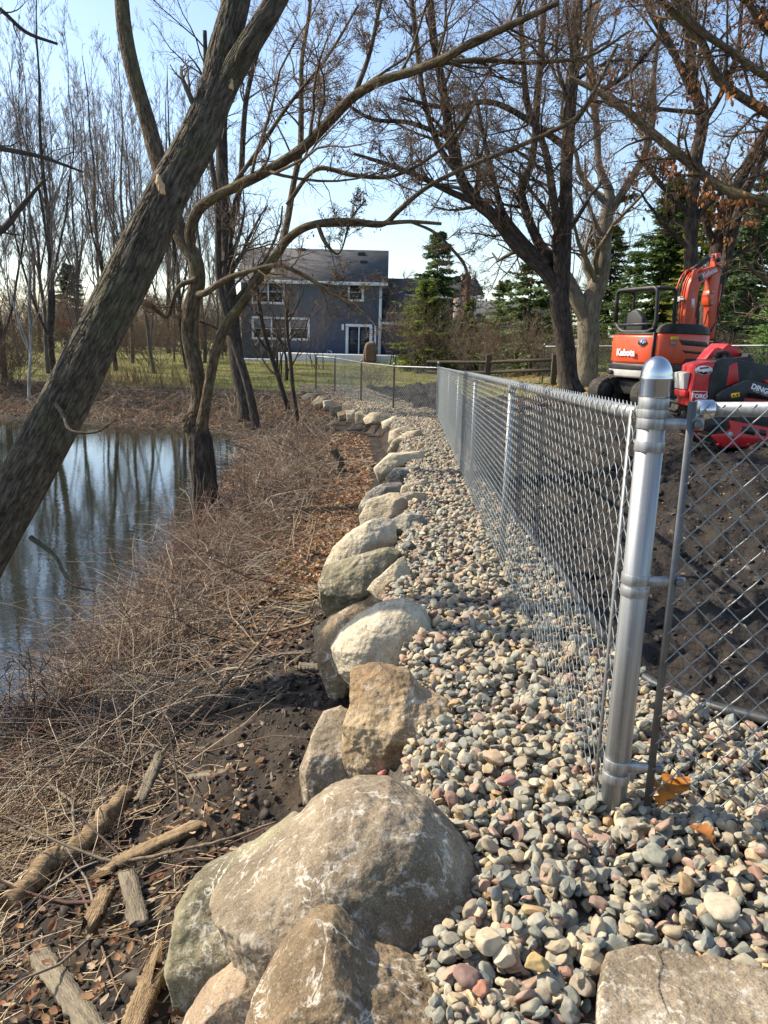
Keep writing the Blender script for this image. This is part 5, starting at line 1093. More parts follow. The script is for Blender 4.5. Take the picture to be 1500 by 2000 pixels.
# roll frame
def bend(pts, r=.12, n=5):
    out = [np.array(pts[0], float)]
    for i in range(1, len(pts)-1):
        p = np.array(pts[i], float); a = nrm(np.array(pts[i-1])-p); b = nrm(np.array(pts[i+1])-p)
        for t in np.linspace(0, 1, n): out.append((1-t)**2*(p+a*r)+2*t*(1-t)*p+t*t*(p+b*r))
    out.append(np.array(pts[-1], float)); return out
rops = ob('roll_frame', (lambda m: (tube(m, bend([(-.80, -.5, 1.66), (-.82, -.52, 2.32), (.35, -.52, 2.34), (.37, -.5, 1.6), (.22, -.5, 1.48), (-.62, -.5, 1.48), (-.80, -.5, 1.66)], .13), .042, 12),
    tube(m, bend([(-.78, -.06, 1.2), (-.80, -.06, 2.30), (-.80, -.5, 2.32)], .1), .03, 10), tube(m, bend([(.36, -.04, 1.2), (.36, -.04, 2.32), (.35, -.5, 2.34)], .1), .036, 10), tube(m, [(-.8, -.5, 1.62), (.36, -.5, 1.64)], .03, 10), m)[-1])(MB()), m_blk, exc, smooth=True)
ob('roof_panel', MB().add(*box(-.78, .3, -.47, -.06, 2.30, 2.375)), flat('blue grey roof', (.06, .068, .085), .5), rops, bevel=.02)
seat = ob('seat', MB().add(*move(prism([(-.26, 1.42), (-.30, 1.62), (-.27, 1.78), (-.2, 1.84), (-.14, 1.9), (-.06, 1.95), (.06, 1.95), (.14, 1.9), (.2, 1.84), (.27, 1.78), (.30, 1.62), (.26, 1.42)], -.36, -.22), Matrix.Translation((-.45, 0, -.02)))), flat('black seat vinyl', (.03, .031, .033), .6), exc, bevel=.04)
ob('seat_cushion', MB().add(*box(-.72, -.18, -.21, .2, 1.42, 1.56)), seat.data.materials[0], seat, bevel=.04)
# boom in the plane x = .15
def bm_(pts, w, nm, m, par, xo=.15, bv=.015): return ob(nm, MB().add(*rot_yz(prism(pts, xo-w, xo+w))), m, par, bevel=bv)
boom = bm_([(.40, 1.3), (.40, 1.9), (.41, 2.26), (.44, 2.48), (.54, 2.64), (.90, 2.79), (1.19, 2.88), (1.23, 2.75), (.93, 2.60), (.73, 2.46), (.67, 2.25), (.655, 1.93), (.64, 1.3)], .085, 'boom', m_or, exc)
bm_([(.3, .85), (.85, .85), (.85, 1.3), (.66, 1.4), (.35, 1.36)], .15, 'boom_bracket', m_blk, exc)
for k, (x, d) in enumerate(((.02, .27), (.06, .31), (.10, .35), (.20, .31), (.25, .36))):
    mb = MB(); tube(mb, smooth_path([(x, d, 1.45), (x, d+.01, 1.9), (x, d+.02, 2.25), (x, d+.06, 2.48), (x, d+.16, 2.66), (x, d+.4, 2.80)], 24), .017, 8); ob('hose', mb, m_or if k != 1 else m_blk, boom, smooth=True)
mb = MB(); tube(mb, [(.15, .72, 1.0), (.15, .72, 1.8)], .05, 12); tube(mb, [(.15, .72, 1.8), (.15, .73, 2.36)], .028, 12); ob('boom_cylinder', mb, m_or, boom, smooth=True)
mb = MB(); tube(mb, [(.15, .52, 2.72), (.15, .94, 2.99)], .052, 12); ob('arm_cylinder', mb, m_blk, boom, smooth=True); mb = MB(); tube(mb, [(.15, .92, 2.98), (.15, 1.1, 3.06)], .028, 10); ob('cylinder_rod', mb, m_chr, boom, smooth=True)
mb = MB()
for x in (.05, .25): mb.add(*rot_yz(prism([(.42, 2.48), (.56, 2.6), (.58, 2.70), (.52, 2.76), (.45, 2.72)], x-.02, x+.02)))
ob('cylinder_lug', mb, m_or, boom, bevel=.008)
ob('hose_clamp', MB().add(*box(-.03, .29, .24, .30, 2.13, 2.165)).add(*box(.1, .2, .235, .36, 2.10, 2.2)).add(*box(.04, .26, .25, .29, 2.18, 2.2)), m_gry, boom, bevel=.008)
arm = bm_([(1.08, 3.09), (1.19, 3.11), (1.24, 2.93), (1.26, 2.63), (1.24, 2.28), (1.26, 1.97), (1.27, 1.38), (1.13, 1.36), (1.08, 1.53), (1.03, 2.07), (1.0, 2.37), (.99, 2.57), (1.07, 2.82)], .075, 'arm', m_or, exc)
bm_([(1.0, 2.05), (1.10, 2.05), (1.10, 2.32), (1.0, 2.36), (.96, 2.2)], .1, 'arm_lug', m_or, arm)
for z in (2.1, 2.32): mb = MB(); tube(mb, [(.03, 1.06, z), (.27, 1.06, z)], .03, 12); ob('pin', mb, m_gry, arm, smooth=True)
mb = MB(); tube(mb, [(.03, 1.12, 2.97), (.27, 1.12, 2.97)], .045, 14); ob('pin', mb, m_blk, arm, smooth=True)
mb = MB(); tube(mb, [(.15, 1.34, 2.5), (.15, 1.33, 1.8)], .042, 10); tube(mb, [(.15, 1.33, 1.8), (.15, 1.32, 1.3)], .024, 10); ob('bucket_cylinder', mb, m_or, arm, smooth=True)
for k, x in enumerate((.05, .25)):
    mb = MB(); tube(mb, smooth_path([(x, 1.1, 2.86), (x, 1.3, 2.75), (x, 1.33, 2.3), (x, 1.28, 1.9), (x, 1.42, 1.65), (x+.03, 1.75, 1.5), (x, 1.6, 1.2)], 30), .014, 6); ob('hose', mb, m_blk, arm, smooth=True)
mb = MB(); tube(mb, smooth_path([(.2, 1.03, 1.95), (.2, .98, 1.7), (.2, .85, 1.5), (.2, .78, 1.35)], 20), .014, 6); ob('hose', mb, m_blk, arm, smooth=True)
bm_([(1.1, 1.34), (1.32, 1.34), (1.5, 1.0), (1.42, .5), (1.1, .3), (.95, .4), (1.16, .6), (1.2, 1.0)], .25, 'bucket', m_blk, arm, bv=.02)
bm_([(1.09, 1.5), (1.27, 1.75), (1.27, 1.66), (1.10, 1.41)], .077, 'warning_stripe', m_blk, arm, bv=0)
text('Kubota', .14, face_m((.15+.0866, .93, 2.70), (0, .92, .38), (1, 0, 0)), m_lt, boom, .003, .003)
ob('sticker', MB().add(*move(box(-.06, .06, -.05, .05, -.002, .003), face_m((.236, .70, 2.58), (0, .88, .47), (1, 0, 0)))), flat('teal sticker', (.02, .10, .12)), boom)
ob('sticker', MB().add(*move(box(-.04, .04, -.09, .09, -.002, .003), face_m((.236, .56, 2.08), (0, 1, .1), (1, 0, 0)))), m_lt, boom)
# ---- stand-on loader
LY = 9.3; LB = aty(1430, 866, LY); ld = root('compact_loader', (LB[0], LY, LB[2])); tag(ld, 'red and black stand on track loader cropped by the right edge', 'loader')
def lp(px, py): q = aty(px, py, LY)-LB; return (q[0], q[2])
def lpr(pts, y0, y1, nm, m, par=ld, bv=.01): return ob(nm, MB().add(*prism([lp(*p) for p in pts], y0, y1)), m, par, bevel=bv)
S1 = [(1338, 806), (1343, 790), (1356, 783), (1374, 784), (1500, 806), (1620, 826), (1640, 845), (1630, 864), (1376, 866), (1366, 862)]
for y0, y1 in ((-.46, -.22), (.28, .52)):
    tr = lpr(S1, y0, y1, 'track', m_rub); P = np.array([lp(*p) for p in S1]+[lp(*S1[0])]); q = smooth_path(P, 90); mb = MB()
    for i in range(0, 90, 2):
        t = nrm(q[min(i+1, 89)]-q[max(i-1, 0)]); M = Matrix.Translation((q[i][0], 0, q[i][1])) @ Matrix.Rotation(-math.atan2(t[1], t[0]), 4, 'Y'); mb.add(*move(box(-.014, .014, y0-.004, y1+.004, -.014, .022), M))
    ob('lugs', mb, m_rub, tr)
    fr = lpr([(1389, 812), (1500, 833), (1600, 848), (1600, 862), (1378, 863), (1357, 843), (1359, 839), (1380, 837), (1393, 828)], y0-.03, y0-.005, 'track_frame', m_red, tr)
    lpr([(1414, 823), (1439, 828), (1437, 841), (1412, 836)], y0-.033, y0-.028, 'dark_opening_plate', m_blk, fr, 0); lpr([(1446, 829), (1459, 831), (1458, 842), (1445, 840)], y0-.033, y0-.028, 'dark_opening_plate', m_blk, fr, 0)  # raised black plates, the shade inside the holes put into their colour
    for px, py, w in ((1391, 839, 5.5), (1491, 841, 5.5), (1369, 857, 3.2), (1396, 857, 3.2), (1425, 857, 3.2), (1455, 857, 3.2), (1486, 857, 3.2)):
        x, z = lp(px, py); s_ = w/FPX*9.2; ob('bolt', MB().add(*move(lathe([(0, 0), (s_, 0), (s_, .012), (s_*.55, .014), (s_*.5, .024), (0, .024)], 14), Matrix.Translation((x, y0-.031, z)) @ Matrix.Rotation(rad(90), 4, 'X'))), m_gry if w > 4 else m_red, fr)
    x, z = lp(1361, 818); ob('sprocket', MB().add(*move(lathe([(0, 0), (.11, 0), (.10, .02), (.05, .022), (.04, .035), (0, .035)], 20), Matrix.Translation((x, y0-.002, z)) @ Matrix.Rotation(rad(90), 4, 'X'))), m_blk, tr)
con = lpr([(1331, 790), (1331, 759), (1337, 732), (1339, 714), (1347, 709), (1362, 706), (1377, 704), (1375, 714), (1366, 735), (1364, 759), (1363, 790)], -.30, .12, 'console', m_red)
lpr([(1378, 703.5), (1392, 699), (1418, 700), (1423, 735), (1424, 790), (1364, 790), (1364.5, 759), (1366.5, 735), (1375.5, 714)], -.29, .3, 'body', m_blk)  # red side panel in deep shade, that shade put into the black colour
lpr([(1404, 712), (1419, 705), (1422, 742), (1398, 752)], -.296, -.2, 'body_panel', m_red, con)
lpr([(1425, 772), (1600, 792), (1600, 800), (1430, 786)], -.30, -.2, 'side_skirt', m_red, con)
lpr([(1323, 728), (1336, 725), (1331, 759), (1323, 759)], -.2, .1, 'tank', m_gry); lpr([(1322, 760), (1330.5, 760), (1330.5, 774), (1322, 774)], -.24, .1, 'rear_light', m_red, ld, .015)
x, z = lp(1355, 721); bdg = ob('badge', MB().add(*move(lathe([(0, 0), (.1, 0), (.1, .003), (0, .004)], 32), Matrix.Translation((x, -.301, z)) @ Matrix.Rotation(rad(90), 4, 'X') @ Matrix.Scale(.52, 4, (0, 1, 0)))), flat('white badge', (.7, .7, .68)), con)
lpr([(1341, 722), (1346, 725), (1350, 723), (1354, 726), (1358, 723), (1363, 726), (1369, 722), (1367, 726), (1355, 729), (1343, 726)], -.3075, -.3045, 'badge_print', m_blk, bdg, 0)
lpr([(1346, 716), (1364, 714), (1365, 717), (1347, 719)], -.3075, -.3045, 'badge_print', flat('red print', (.4, .05, .05)), bdg, 0)
mb = MB(); x0, z0 = lp(1331.5, 780); x1, z1 = lp(1361.5, 761); t = .007
for a in ((x0, x1, z1-t, z1), (x0, x0+t, z0, z1-t), (x1-t, x1, z0, z1-t), (x0, x1, z0-t, z0)): mb.add(*box(a[0], a[1], -.305, -.299, a[2], a[3]))
ob('label_border', mb, m_lt, con)
x, z = lp(1346.5, 770.5); text('TORO', .066, face_m((x, -.303, z), (1, 0, -.02), (0, -1, 0)), m_lt, con, .002, .003, 1.02)
lpr([(1380, 703), (1398, 681), (1407, 678), (1425, 687), (1429, 696), (1424, 709), (1412, 690), (1396, 698)], .05, .32, 'hood', m_red)
lpr([(1422, 684), (1437, 671), (1463, 685), (1459, 697), (1430, 698)], .2, .7, 'lift_hood', m_red)
mb = MB(); P = [lp(*p) for p in ((1388, 704), (1392, 692), (1401, 688), (1411, 690), (1416, 700), (1415, 710))]; tube(mb, smooth_path([(x, -.12, z) for x, z in P], 20), .028, 10); ob('grab_handle', mb, m_rub, ld, smooth=True)
V, F = ico(3); x, z = lp(1408, 702); V = V*np.array([.06, .06, .05])*(1+.3*vn3(V[:, 0]*3, V[:, 1]*3, V[:, 2]*3, 2))[:, None]; ob('control_boot', MB().add(V+np.array([x, -.14, z]), [F]), m_rub, ld, smooth=True)
lpr([(1428, 699), (1459, 697), (1464, 689), (1494, 735), (1432, 740), (1424, 736), (1420, 704)], .0, .65, 'bucket', m_blk)
arm2 = lpr([(1374, 778), (1372, 767), (1381, 759), (1424, 740), (1435, 739), (1500, 754), (1570, 774), (1570, 800), (1500, 783), (1440, 765), (1428, 763), (1420, 778)], -.44, -.36, 'loader_arm', m_blk, ld, .012)
def an_(a, px, py): x, z = lp(px, py); return face_m((x, -.443, z), (math.cos(a), 0, math.sin(a)), (0, -1, 0))
text('DINGO', .082, an_(-.30, 1455, 757), m_lt, arm2, .002, .003); text('TX', .075, an_(-.30, 1477, 765.5), flat('grey lettering', (.35, .35, .36)), arm2, .002, 0); text('WIDE TRACK', .034, an_(-.30, 1452, 763), flat('dim lettering', (.45, .45, .45)), arm2, .002, 0)
x, z = lp(1404.5, 766.5); st_ = ob('sticker', MB().add(*move(box(-.048, .048, -.026, .026, -.002, .003), face_m((x, -.443, z), (1, 0, .2), (0, -1, 0)))), m_yel, arm2)
for dx in (-.022, .02): ob('sticker_print', MB().add(*move(box(dx-.008, dx+.008, -.011, .011, .003, .005), face_m((x, -.443, z), (1, 0, .2), (0, -1, 0)))), m_blk, st_)
x, z = lp(1470.5, 770); ob('sticker', MB().add(*move(box(-.02, .02, -.012, .012, -.002, .003), face_m((x, -.443, z), (1, 0, -.2), (0, -1, 0)))), m_bl, arm2)
lpr([(1478, 742), (1500, 735), (1570, 731), (1570, 753), (1500, 753), (1482, 748)], -.2, .0, 'tilt_arm', m_red)
lpr([(1438, 800), (1500, 801), (1610, 812), (1610, 833), (1500, 812.5), (1442, 803)], -.2, .3, 'chassis', m_red)
lpr([(1424.5, 700), (1600, 735), (1600, 800), (1424.5, 790)], -.15, .28, 'engine_housing', m_blk)
# ---------------------------------------------------------------- brush, litter and wood on the bank
m_brush = mat('dead stems', [(.75, .75, .75), (1.15, 1.12, 1.1)], 14, .8, attr='col', spec=.2)
r = np.random.default_rng(909)
BC = 1.12*np.array([(.19, .125, .09), (.15, .115, .088), (.34, .265, .185), (.29, .25, .20), (.10, .078, .06), (.42, .34, .235), (.18, .10, .075), (.36, .31, .24), (.07, .055, .044)])
def arcs(pos, ln, el, rw, n=6, sag=.8, rr=np.random.default_rng(3), az=None):
    N = len(pos); a = rr.uniform(0, 6.28, N) if az is None else az; d = np.c_[np.cos(a)*np.cos(el), np.sin(a)*np.cos(el), np.sin(el)]; out = [pos]
    for k in range(n-1): out.append(out[-1]+d*(ln/(n-1))[:, None]); d = nrm(d+.13*rr.normal(size=d.shape)-np.array([0, 0, 1.])*sag*.16)
    P = np.stack(out, 1); return P, rw[:, None]*np.linspace(1, .45, n)[None]
def bankpts(n, y0, y1, lo, hi):
    y = r.uniform(y0, y1, n); e = xw(y); f = wx(y)-.72; u = r.uniform(lo, hi, n)**1.0; return np.c_[e+(f-e)*u, y]
def fill(mb, p, ln, el, rw, sag=.8, k=3, n=6, zoff=0.0, cols=BC, az=None):
    z = hgt(p[:, 0], p[:, 1])+zoff; P, R = arcs(np.c_[p, z], ln, el, rw, n, sag, r, az)
    g = np.maximum(hgt(P[..., 0], P[..., 1], False), PZ-.02); P[..., 2] = np.maximum(P[..., 2], g+.004)
    V, F, t = tubes(P, R, k); c = cols[r.integers(0, len(cols), len(p))]*r.uniform(.6, 1.25, (len(p), 1)); mb.add(V, F, np.repeat(c, n*k, 0))
mb = MB()
def U(a, b, n): return r.uniform(a, b, n)
# low tangle, thinning towards the bare soil by the stones
for y0, y1, n, lo, hi, w in ((1.0, 3.2, 1300, .0, .42, .0016), (3.2, 6, 1700, .04, .36, .0019), (6, 10, 1600, .04, .5, .0024), (10, 16, 1700, -.02, .78, .003), (16, 22, 1600, -.1, .85, .0036)):
    p = bankpts(n, y0, y1, lo, hi); keep = vn3(p[:, 0]*1.3, p[:, 1]*1.3, 0, 4)+.55-np.clip((p[:, 0]-(wx(p[:, 1])-1.5))*.5, 0, 1)*(p[:, 1] < 7) > r.uniform(-.2, .6, n); p = p[keep]; n = len(p)
    fill(mb, p, r.lognormal(-.95, .45, n), r.uniform(0, .62, n), w*r.uniform(.6, 1.7, n), .9)
    m = n//(4 if y0 > 8 else 9); p = bankpts(m, y0, y1, max(lo, .05), hi*.8); fill(mb, p, U(.3, .9, m), U(.5, 1.25, m), w*U(.8, 1.6, m), .7, k=4, n=8)
# heaps of cut stems
for px, py, n, ht in ((260, 1290, 700, .24), (190, 1420, 600, .22), (345, 1190, 600, .24), (490, 1030, 600, .3), (120, 1520, 500, .18), (430, 1110, 450, .22), (560, 950, 500, .28)):
    c = gp(px, py); p = c[None, :2]+r.normal(0, .33, (n, 2))*max(1, c[1]/6); fill(mb, p, U(.3, 1.0, n), U(-.1, .7, n), .0021*U(.6, 1.7, n)*max(1, c[1]/7), 1.0, zoff=np.abs(r.normal(0, ht*.5, n)))
# straw coloured dead stems lying flat at the front
n = 2300; p = np.c_[np.clip(r.normal(-2.05, .33, n), -2.7, -1.25), U(1.0, 4.2, n)]; SC = np.array([(.48, .37, .22), (.38, .28, .16), (.56, .46, .30), (.28, .19, .11), (.2, .13, .08)])
fill(mb, p, U(.12, .6, n), U(-.05, .45, n), .0017*U(.6, 1.9, n), 1.0, cols=SC, zoff=np.abs(r.normal(0, .06, n)), az=r.normal(1.1, .9, n))
n = 700; p = np.c_[U(-1.7, -.6, n), U(1.2, 4.5, n)]; fill(mb, p, U(.05, .25, n), U(-.05, .2, n), .002*U(.5, 1.6, n), 1.0, cols=SC, n=4)
n = 1500; p = bankpts(n, 4, 14, .2, 1.0); fill(mb, p, U(.1, .5, n), U(-.05, .35, n), .0022*U(.6, 1.8, n)*np.maximum(1, p[:, 1]/7), 1.0, cols=SC)
# upright reddish whips along the waterline
n = 520; p = bankpts(n, 2.6, 11, -.06, .34); fill(mb, p, U(.35, .95, n), U(.85, 1.45, n), U(.0018, .0034, n)*np.maximum(1, p[:, 1]/8), .45, k=4, n=8, cols=np.array([(.20, .10, .07), (.24, .13, .085), (.15, .085, .062), (.30, .21, .15)]))
# heavier broken sticks among the thin stems
n = 620; p = bankpts(n, 2.0, 20, .05, .8); fill(mb, p, U(.25, 1.1, n), U(-.02, .4, n), U(.004, .009, n)*np.maximum(1, p[:, 1]/9), .25, k=5, cols=BC*.62, n=5)
tag(ob('brush', mb, m_brush), 'tangled dead brush and cut stems covering the pond bank', 'brush', kind='stuff')
# dead grass along the far bank and the front of the lawn
mb = MB(); GC = np.array([(.24, .165, .095), (.17, .12, .075), (.31, .235, .15), (.11, .08, .052)])
n = 6500; x = r.uniform(-26, -1.5, n); y = yfar(x)+np.abs(r.normal(2.2, 2.6, n))+.1; fill(mb, np.c_[x, y], U(.12, .42, n), U(.3, 1.4, n), U(.004, .009, n), .6, n=4, cols=GC)
n = 450; p = gp(255, 752)[None, :2]+r.normal(0, 1, (n, 2))*[1.6, .8]; fill(mb, p, U(.5, 1.2, n), U(1.1, 1.5, n), U(.004, .009, n), .5, n=4, cols=GC*[1.2, 1.0, .8])
n = 4500; x = r.uniform(-24, -1.5, n); y = yfar(x)+r.uniform(.0, 5, n); fill(mb, np.c_[x, y], U(.3, 1.1, n), U(.0, .8, n), U(.004, .008, n), .8, n=5)
tag(ob('dead_grass', mb, m_brush), 'tan dead grass and stems along the far bank of the pond', 'dead grass', kind='stuff')
# short lawn grass
mb = MB(); LG = np.array([(.16, .19, .03), (.24, .22, .05), (.10, .14, .02), (.32, .26, .10)])
n = 14000; x = r.uniform(-22, 2, n); y = r.uniform(27, 46, n); k = zone(x, y) == 3; fill(mb, np.c_[x, y][k], U(.05, .14, k.sum()), U(.7, 1.5, k.sum()), U(.006, .012, k.sum()), .4, n=3, cols=LG)
tag(ob('grass', mb, m_brush), 'short yellow green lawn grass', 'grass', kind='stuff')
# leaf litter
def litter(p, size, cols, zoff=.006): z = hgt(p[:, 0], p[:, 1])+zoff+r.uniform(0, .02, len(p)); return leaves_at(np.c_[p, z], size*r.uniform(.6, 1.3, len(p)), cols, r, flat=1)
LC = [(.30, .185, .105), (.22, .12, .065), (.40, .28, .175), (.16, .095, .06), (.27, .13, .07), (.46, .35, .24), (.34, .2, .1)]; LC = [tuple(1.25*q for q in c) for c in LC]
mb = MB()
def addl(m): mb.v += m.v; mb.f += [f+mb.n for f in m.f]; mb.c += m.c; mb.n += m.n
for y0, y1, n, lo, hi in ((1, 3.5, 2600, -.1, .95), (3.5, 6, 3200, 0, 1.0), (6, 11, 14000, .15, 1.0), (11, 20, 8000, .0, 1.0)):
    p = bankpts(n, y0, y1, lo, hi); k = vn3(p[:, 0]*1.6, p[:, 1]*1.6, 0, 9)+(.35 if y0 > 5.5 else .0) > r.uniform(-.4, .4, n); addl(litter(p[k], (.055 if y0 < 10 else .07) if y0 > 5 else .036, LC))
n = 5000; x = r.uniform(-18, -2, n); y = yfar(x)+r.uniform(.1, 5.5, n); addl(litter(np.c_[x, y], .09, LC))
n = 9000; x = r.uniform(2.5, 16, n); y = r.uniform(17.5, 34, n); addl(litter(np.c_[x, y], .085, LC))
n = 500; x = r.uniform(1.4, 5, n); y = r.uniform(2.6, 14, n); k = x > ex(y)+.1; addl(litter(np.c_[x, y][k], .035, LC))
tag(ob('leaf_litter', mb, m_leaf, smooth=False), 'dry brown fallen leaves lying over the bank and under the trees', 'leaf litter', kind='stuff')
# soil crumbs and small stones
mb = MB(); sA, FA = stone_shapes(1, 8, 31); DC = np.array([(.034, .026, .02), (.052, .04, .029), (.09, .07, .05), (.18, .15, .11), (.02, .016, .012)])
n = 9000; p = bankpts(n, .9, 7, .2, 1.12); s = r.lognormal(-4.75, .6, n); c = DC[r.choice(5, n, p=[.28, .27, .2, .12, .13])]; scatter(mb, sA, FA, np.c_[p, hgt(*p.T)+s*.2], s, .4, c, r)
n = 6000; x = r.uniform(1.2, 5.5, n); y = 2.2+r.power(1.2, n)*9; k = x > ex(y)+.03; p = np.c_[x, y][k]; s = r.lognormal(-4.5, .6, len(p)); c = DC[r.choice(5, len(p), p=[.33, .28, .15, .02, .22])]; scatter(mb, sA, FA, np.c_[p, hgt(*p.T)+s*.15], s, .4, c, r)
tag(ob('soil_crumbs', mb, m_peb, smooth=False), 'dark clods and small stones strewn over the bare soil', 'soil', kind='stuff')
# sticks, logs and boards that can be told apart
m_old = mat('grey weathered board', [(.09, .072, .05), (.18, .148, .10), (.28, .235, .16)], 8, .9, bump=.5, bscale=30, stretch=(1, 6, 6), seedobj=True)
m_yelw = mat('broken yellow wood', [(.10, .065, .038), (.25, .17, .09), (.38, .28, .165)], 9, .85, bump=.7, bscale=30, stretch=(1, 7, 7), seedobj=True)
m_stick = mat('stick bark', [(.07, .05, .034), (.16, .115, .075), (.26, .19, .125)], 12, .85, bump=.5, bscale=40, seedobj=True)
def board(a, b, w, t, m, label, dz=.03, up=0., seed=0, jag=.02):
    A = gp(*a, dz); B = gp(*b, dz+up); c = (A+B)/2; L = np.linalg.norm(B-A); d = (B-A)/L; rr = np.random.default_rng(seed)
    n = 40; X = np.linspace(-L/2, L/2, n); w0 = w/2+.003*rr.normal(size=n); w1 = w/2+.003*rr.normal(size=n); mb = MB()
    s = nrm(np.cross([0, 0, 1.], d)); u = np.cross(d, s)
    ring = []
    for i in range(n):
        x = X[i]; 
        ring.append([(x, -w0[i], -t/2), (x, -w0[i]*.3, -t/2), (x, w1[i]*.35, -t/2), (x, w1[i], -t/2), (x, w1[i], t/2), (x, w1[i]*.3, t/2+.002*rr.normal()), (x, -w0[i]*.35, t/2+.002*rr.normal()), (x, -w0[i], t/2)])
    Rg = np.array(ring); Rg[0, :, 0] += rr.normal(0, jag, 8); Rg[-1, :, 0] += rr.normal(0, jag, 8); V = Rg.reshape(-1, 3)
    i = np.arange(n*8).reshape(n, 8); q = np.roll(i, -1, 1); F = [np.stack([i[:-1], q[:-1], q[1:], i[1:]], -1).reshape(-1, 4)[:, ::-1], i[:1], i[-1:, ::-1]]
    o = tag(ob('board', MB().add(V, F), m, loc=tuple(c)), label, 'wood piece', 'wood scraps on the bank'); M = Matrix.Identity(4)
    for k in range(3): M[k][0] = d[k]; M[k][1] = s[k]; M[k][2] = u[k]; M[k][3] = c[k]
    o.matrix_world = M; return o
board((248, 1702), (272, 1805), .065, .02, m_old, 'short weathered board lying square on the dark soil left of the boulders', seed=1, jag=.01)
board((75, 1862), (195, 2030), .07, .025, m_old, 'long grey board slanting out of the bottom edge', seed=2)
board((305, 1890), (255, 2020), .065, .035, m_yelw, 'split yellowish wood scrap at the bottom edge beside the mossy boulder', dz=.05, seed=3, jag=.05)
board((378, 1517), (438, 1511), .05, .025, m_old, 'small flat board crosswise in the dark soil', seed=4)
board((275, 1562), (312, 1478), .05, .022, m_old, 'thin slat propped up on the brush', up=.12, seed=5)
board((218, 1690), (372, 1618), .055, .03, m_yelw, 'rotten brown wood slab beside the long thin stick', seed=6, jag=.06)
board((182, 1795), (212, 1735), .055, .035, m_yelw, 'broken orange wood chunk below the rotten log', dz=.04, seed=7, jag=.05)
board((585, 1302), (640, 1306), .07, .03, m_old, 'grey wood block half buried at the foot of the brown slab', seed=8)
def stick(pts, w, label, m=m_stick, dz=.03, name='stick', seed=0, taper=.6, k=10, knob=0):
    P = np.array([gp(x, y, dz+(z[0] if z else 0)) for x, y, *z in pts]); n = 60; q = smooth_path(P, n); w_ = w*np.linspace(1, taper, n)*(1+.12*vn3(np.arange(n)*.35, seed, 0)+knob*np.abs(vn3(np.arange(n)*.2, seed, 5)))
    q = q+.25*w*np.stack([vn3(np.arange(n)*.3, seed, i) for i in range(3)], -1); c = q[n//2]; V, F, t = tubes(q-c, w_, k, True)
    if w > .02: V = V*1.0+nrm(V-np.repeat(q-c, k, 0))*(w*.25*fbm(V[:, 0]*25, V[:, 1]*25, V[:, 2]*25, 3))[:, None]
    tag(ob(name, MB().add(V, F), m, smooth=True, loc=tuple(c)), label, 'stick' if name == 'stick' else name, 'sticks and logs on the bank')
stick([(20, 1770), (90, 1690), (170, 1640), (220, 1580), (252, 1545)], .045, 'rotten log lying along the edge of the brush', m_yelw, .05, 'log', 1, .7, 16, .3)
stick([(215, 1690), (330, 1665), (440, 1640), (540, 1605)], .008, 'long thin stick crossing the dark soil to the mossy boulder', seed=2)
stick([(95, 1485), (105, 1540, .05), (140, 1570, .05), (145, 1650)], .011, 'pale crooked root stick at the left in front of the log', m_old, seed=3)
stick([(248, 1455), (262, 1490, .06), (300, 1462, .1), (250, 1452, .12)], .008, 'pale hooked twig curling over the brush', m_old, seed=4)
stick([(478, 1312), (530, 1283), (610, 1274)], .012, 'brown stick reaching to the brown slab', seed=5)
stick([(440, 1238), (520, 1238), (615, 1215)], .012, 'longer brown stick lying level above the other one', seed=6)
stick([(478, 1178), (545, 1138)], .018, 'short cut branch slanting across the leaf litter', m_old, seed=7)
stick([(600, 1095, .05), (618, 1017, .3)], .01, 'thin stake standing tilted in the leaves left of the pale boulder', seed=8)
stick([(330, 1010, .05), (372, 996, .1)], .02, 'pale broken branch over the water left of the forked tree', m_old, seed=9)
stick([(705, 917), (735, 906)], .03, 'yellow peeled branch lying at the foot of the wall', m_yelw, seed=10)
stick([(375, 1400), (430, 1345), (520, 1240), (560, 1190)], .01, 'long straight sapling stem felled over the brush', dz=.12, seed=11)
stick([(0, 1615), (45, 1632), (75, 1640)], .014, 'pale bent branch at the left edge above the log', m_old, seed=12)
# stump
C = gp(668, 925); T = aty(651, 878, C[1]+.05); q = smooth_path([tuple(C-[0, 0, .1]), tuple(C+(T-C)*.5+np.array([.02, 0, 0])), tuple(T)], 24); V, F, t = tubes(q-C, .075*(1+.15*vn3(np.arange(24)*.4, 0, 0))*np.linspace(1.15, .85, 24), 18, True)
tag(ob('stump', MB().add(V+nrm(V-np.repeat(q-C, 18, 0))*(.015*fbm(V[:, 0]*14, V[:, 1]*14, V[:, 2]*6, 3))[:, None], F, tuv=t), m_bark, smooth=True, loc=tuple(C)), 'small leaning cut stump among the leaves by the wall', 'stump')
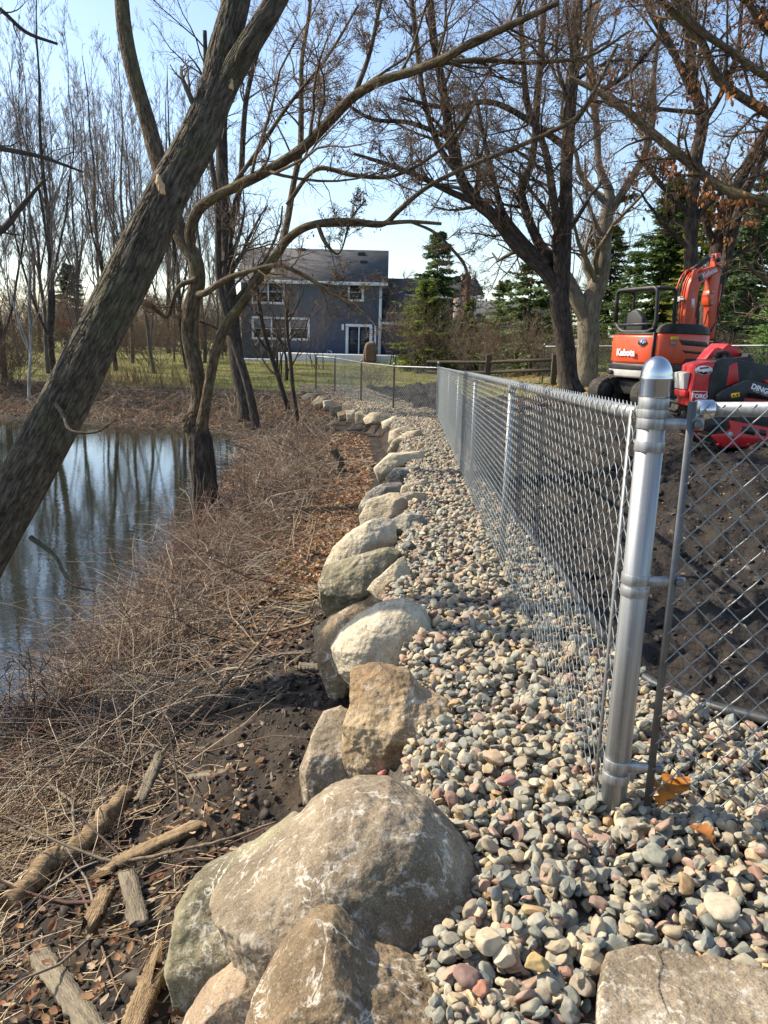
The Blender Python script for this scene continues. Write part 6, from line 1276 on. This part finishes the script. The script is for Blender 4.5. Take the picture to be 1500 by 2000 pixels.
# twiggy live bushes standing in the tangle
for i, (px, py, h, w, n, lab) in enumerate([(190, 1400, .35, .6, 8, 'reddish twig bush arching over the water below the leaning trunk'), (290, 1330, .5, .8, 14, 'dense reddish twig bush in the middle of the near bank'), (410, 1170, .5, .8, 14, 'twig bush right behind the dense middle one'), (530, 1060, .5, .8, 12, 'grey red twig bush left of the long pale boulder'), (590, 985, .6, .8, 12, 'grey twig bush level with the long low tan boulder'), (490, 990, .8, 1.0, 14, 'tall whippy bush just right of the forked tree base'), (560, 900, .8, 1.2, 14, 'wide whippy bush behind the forked tree'), (60, 1480, .6, .6, 12, 'thin twig bush at the left edge above the rotten log'), (380, 1110, .5, .7, 10, 'twig bush leaning over the water left of the forked tree base')]):
    y = gp(px, py)[1]; shrub(px, py, y, h, w*.9, n, lab, 300+i, m_twig2, 'twig bushes in the bank brush', ((5, .45), (4, .45)), r0=.0042+.0004*y)
# the orange oak leaves by the post
def oak(px, py, size, label, rz, col, tilt=.5, dz=.05):
    h = [(0, 0), (.05, .10), (.20, .14), (.10, .24), (.30, .36), (.34, .46), (.16, .46), (.36, .66), (.34, .78), (.16, .72), (.17, .88), (.06, .98), (0, 1.02)]
    n = len(h); V = []; 
    for s in (1, -1):
        for (x, y) in h: V.append((s*x, y, .55*x*x*2+.12*math.sin(y*5)+.10*abs(x)))
    V = np.array(V)*size; mid = np.array([(0, y, .12*math.sin(y*5)) for x, y in h])*size; A = np.concatenate([V[:n], V[n:], mid]); F = []
    i = np.arange(n-1); f1 = np.c_[i, i+1, i+1+2*n, i+2*n]; f2 = np.c_[i+n, i+2*n, i+1+2*n, i+1+n]
    R = np.array(Matrix.Rotation(rz, 3, 'Z') @ Matrix.Rotation(tilt, 3, 'X')); C = gp(px, py, dz)
    k = len(A); V2 = np.concatenate([A, A-[0, 0, .0012]])@R.T; F = [f1, f2, f1[:, ::-1]+k, f2[:, ::-1]+k]
    mb = MB().add(V2, F, col); st, sf, _ = tubes(np.array([(0, 0, 0), (0, -.12*size, -.02*size), (.03*size, -.3*size, 0)])@R.T, np.full(3, .0013), 5); mb.add(st, sf, np.array(col)*.6)
    tag(ob('oak_leaf', mb, m_leaf, smooth=True, loc=tuple(C)), label, 'leaf', 'single fallen oak leaves')
oak(1285, 1580, .135, 'bright orange oak leaf curled up against the fence wire beside the post', -1.15, (.52, .20, .03), .75, .05)
oak(1392, 1648, .085, 'smaller dull orange oak leaf below the bright orange one', .35, (.40, .16, .045), .15, .05)
oak(1290, 1745, .06, 'pale cream leaf scrap on the stones in front of the fence', -.8, (.48, .36, .22), .3, .06)
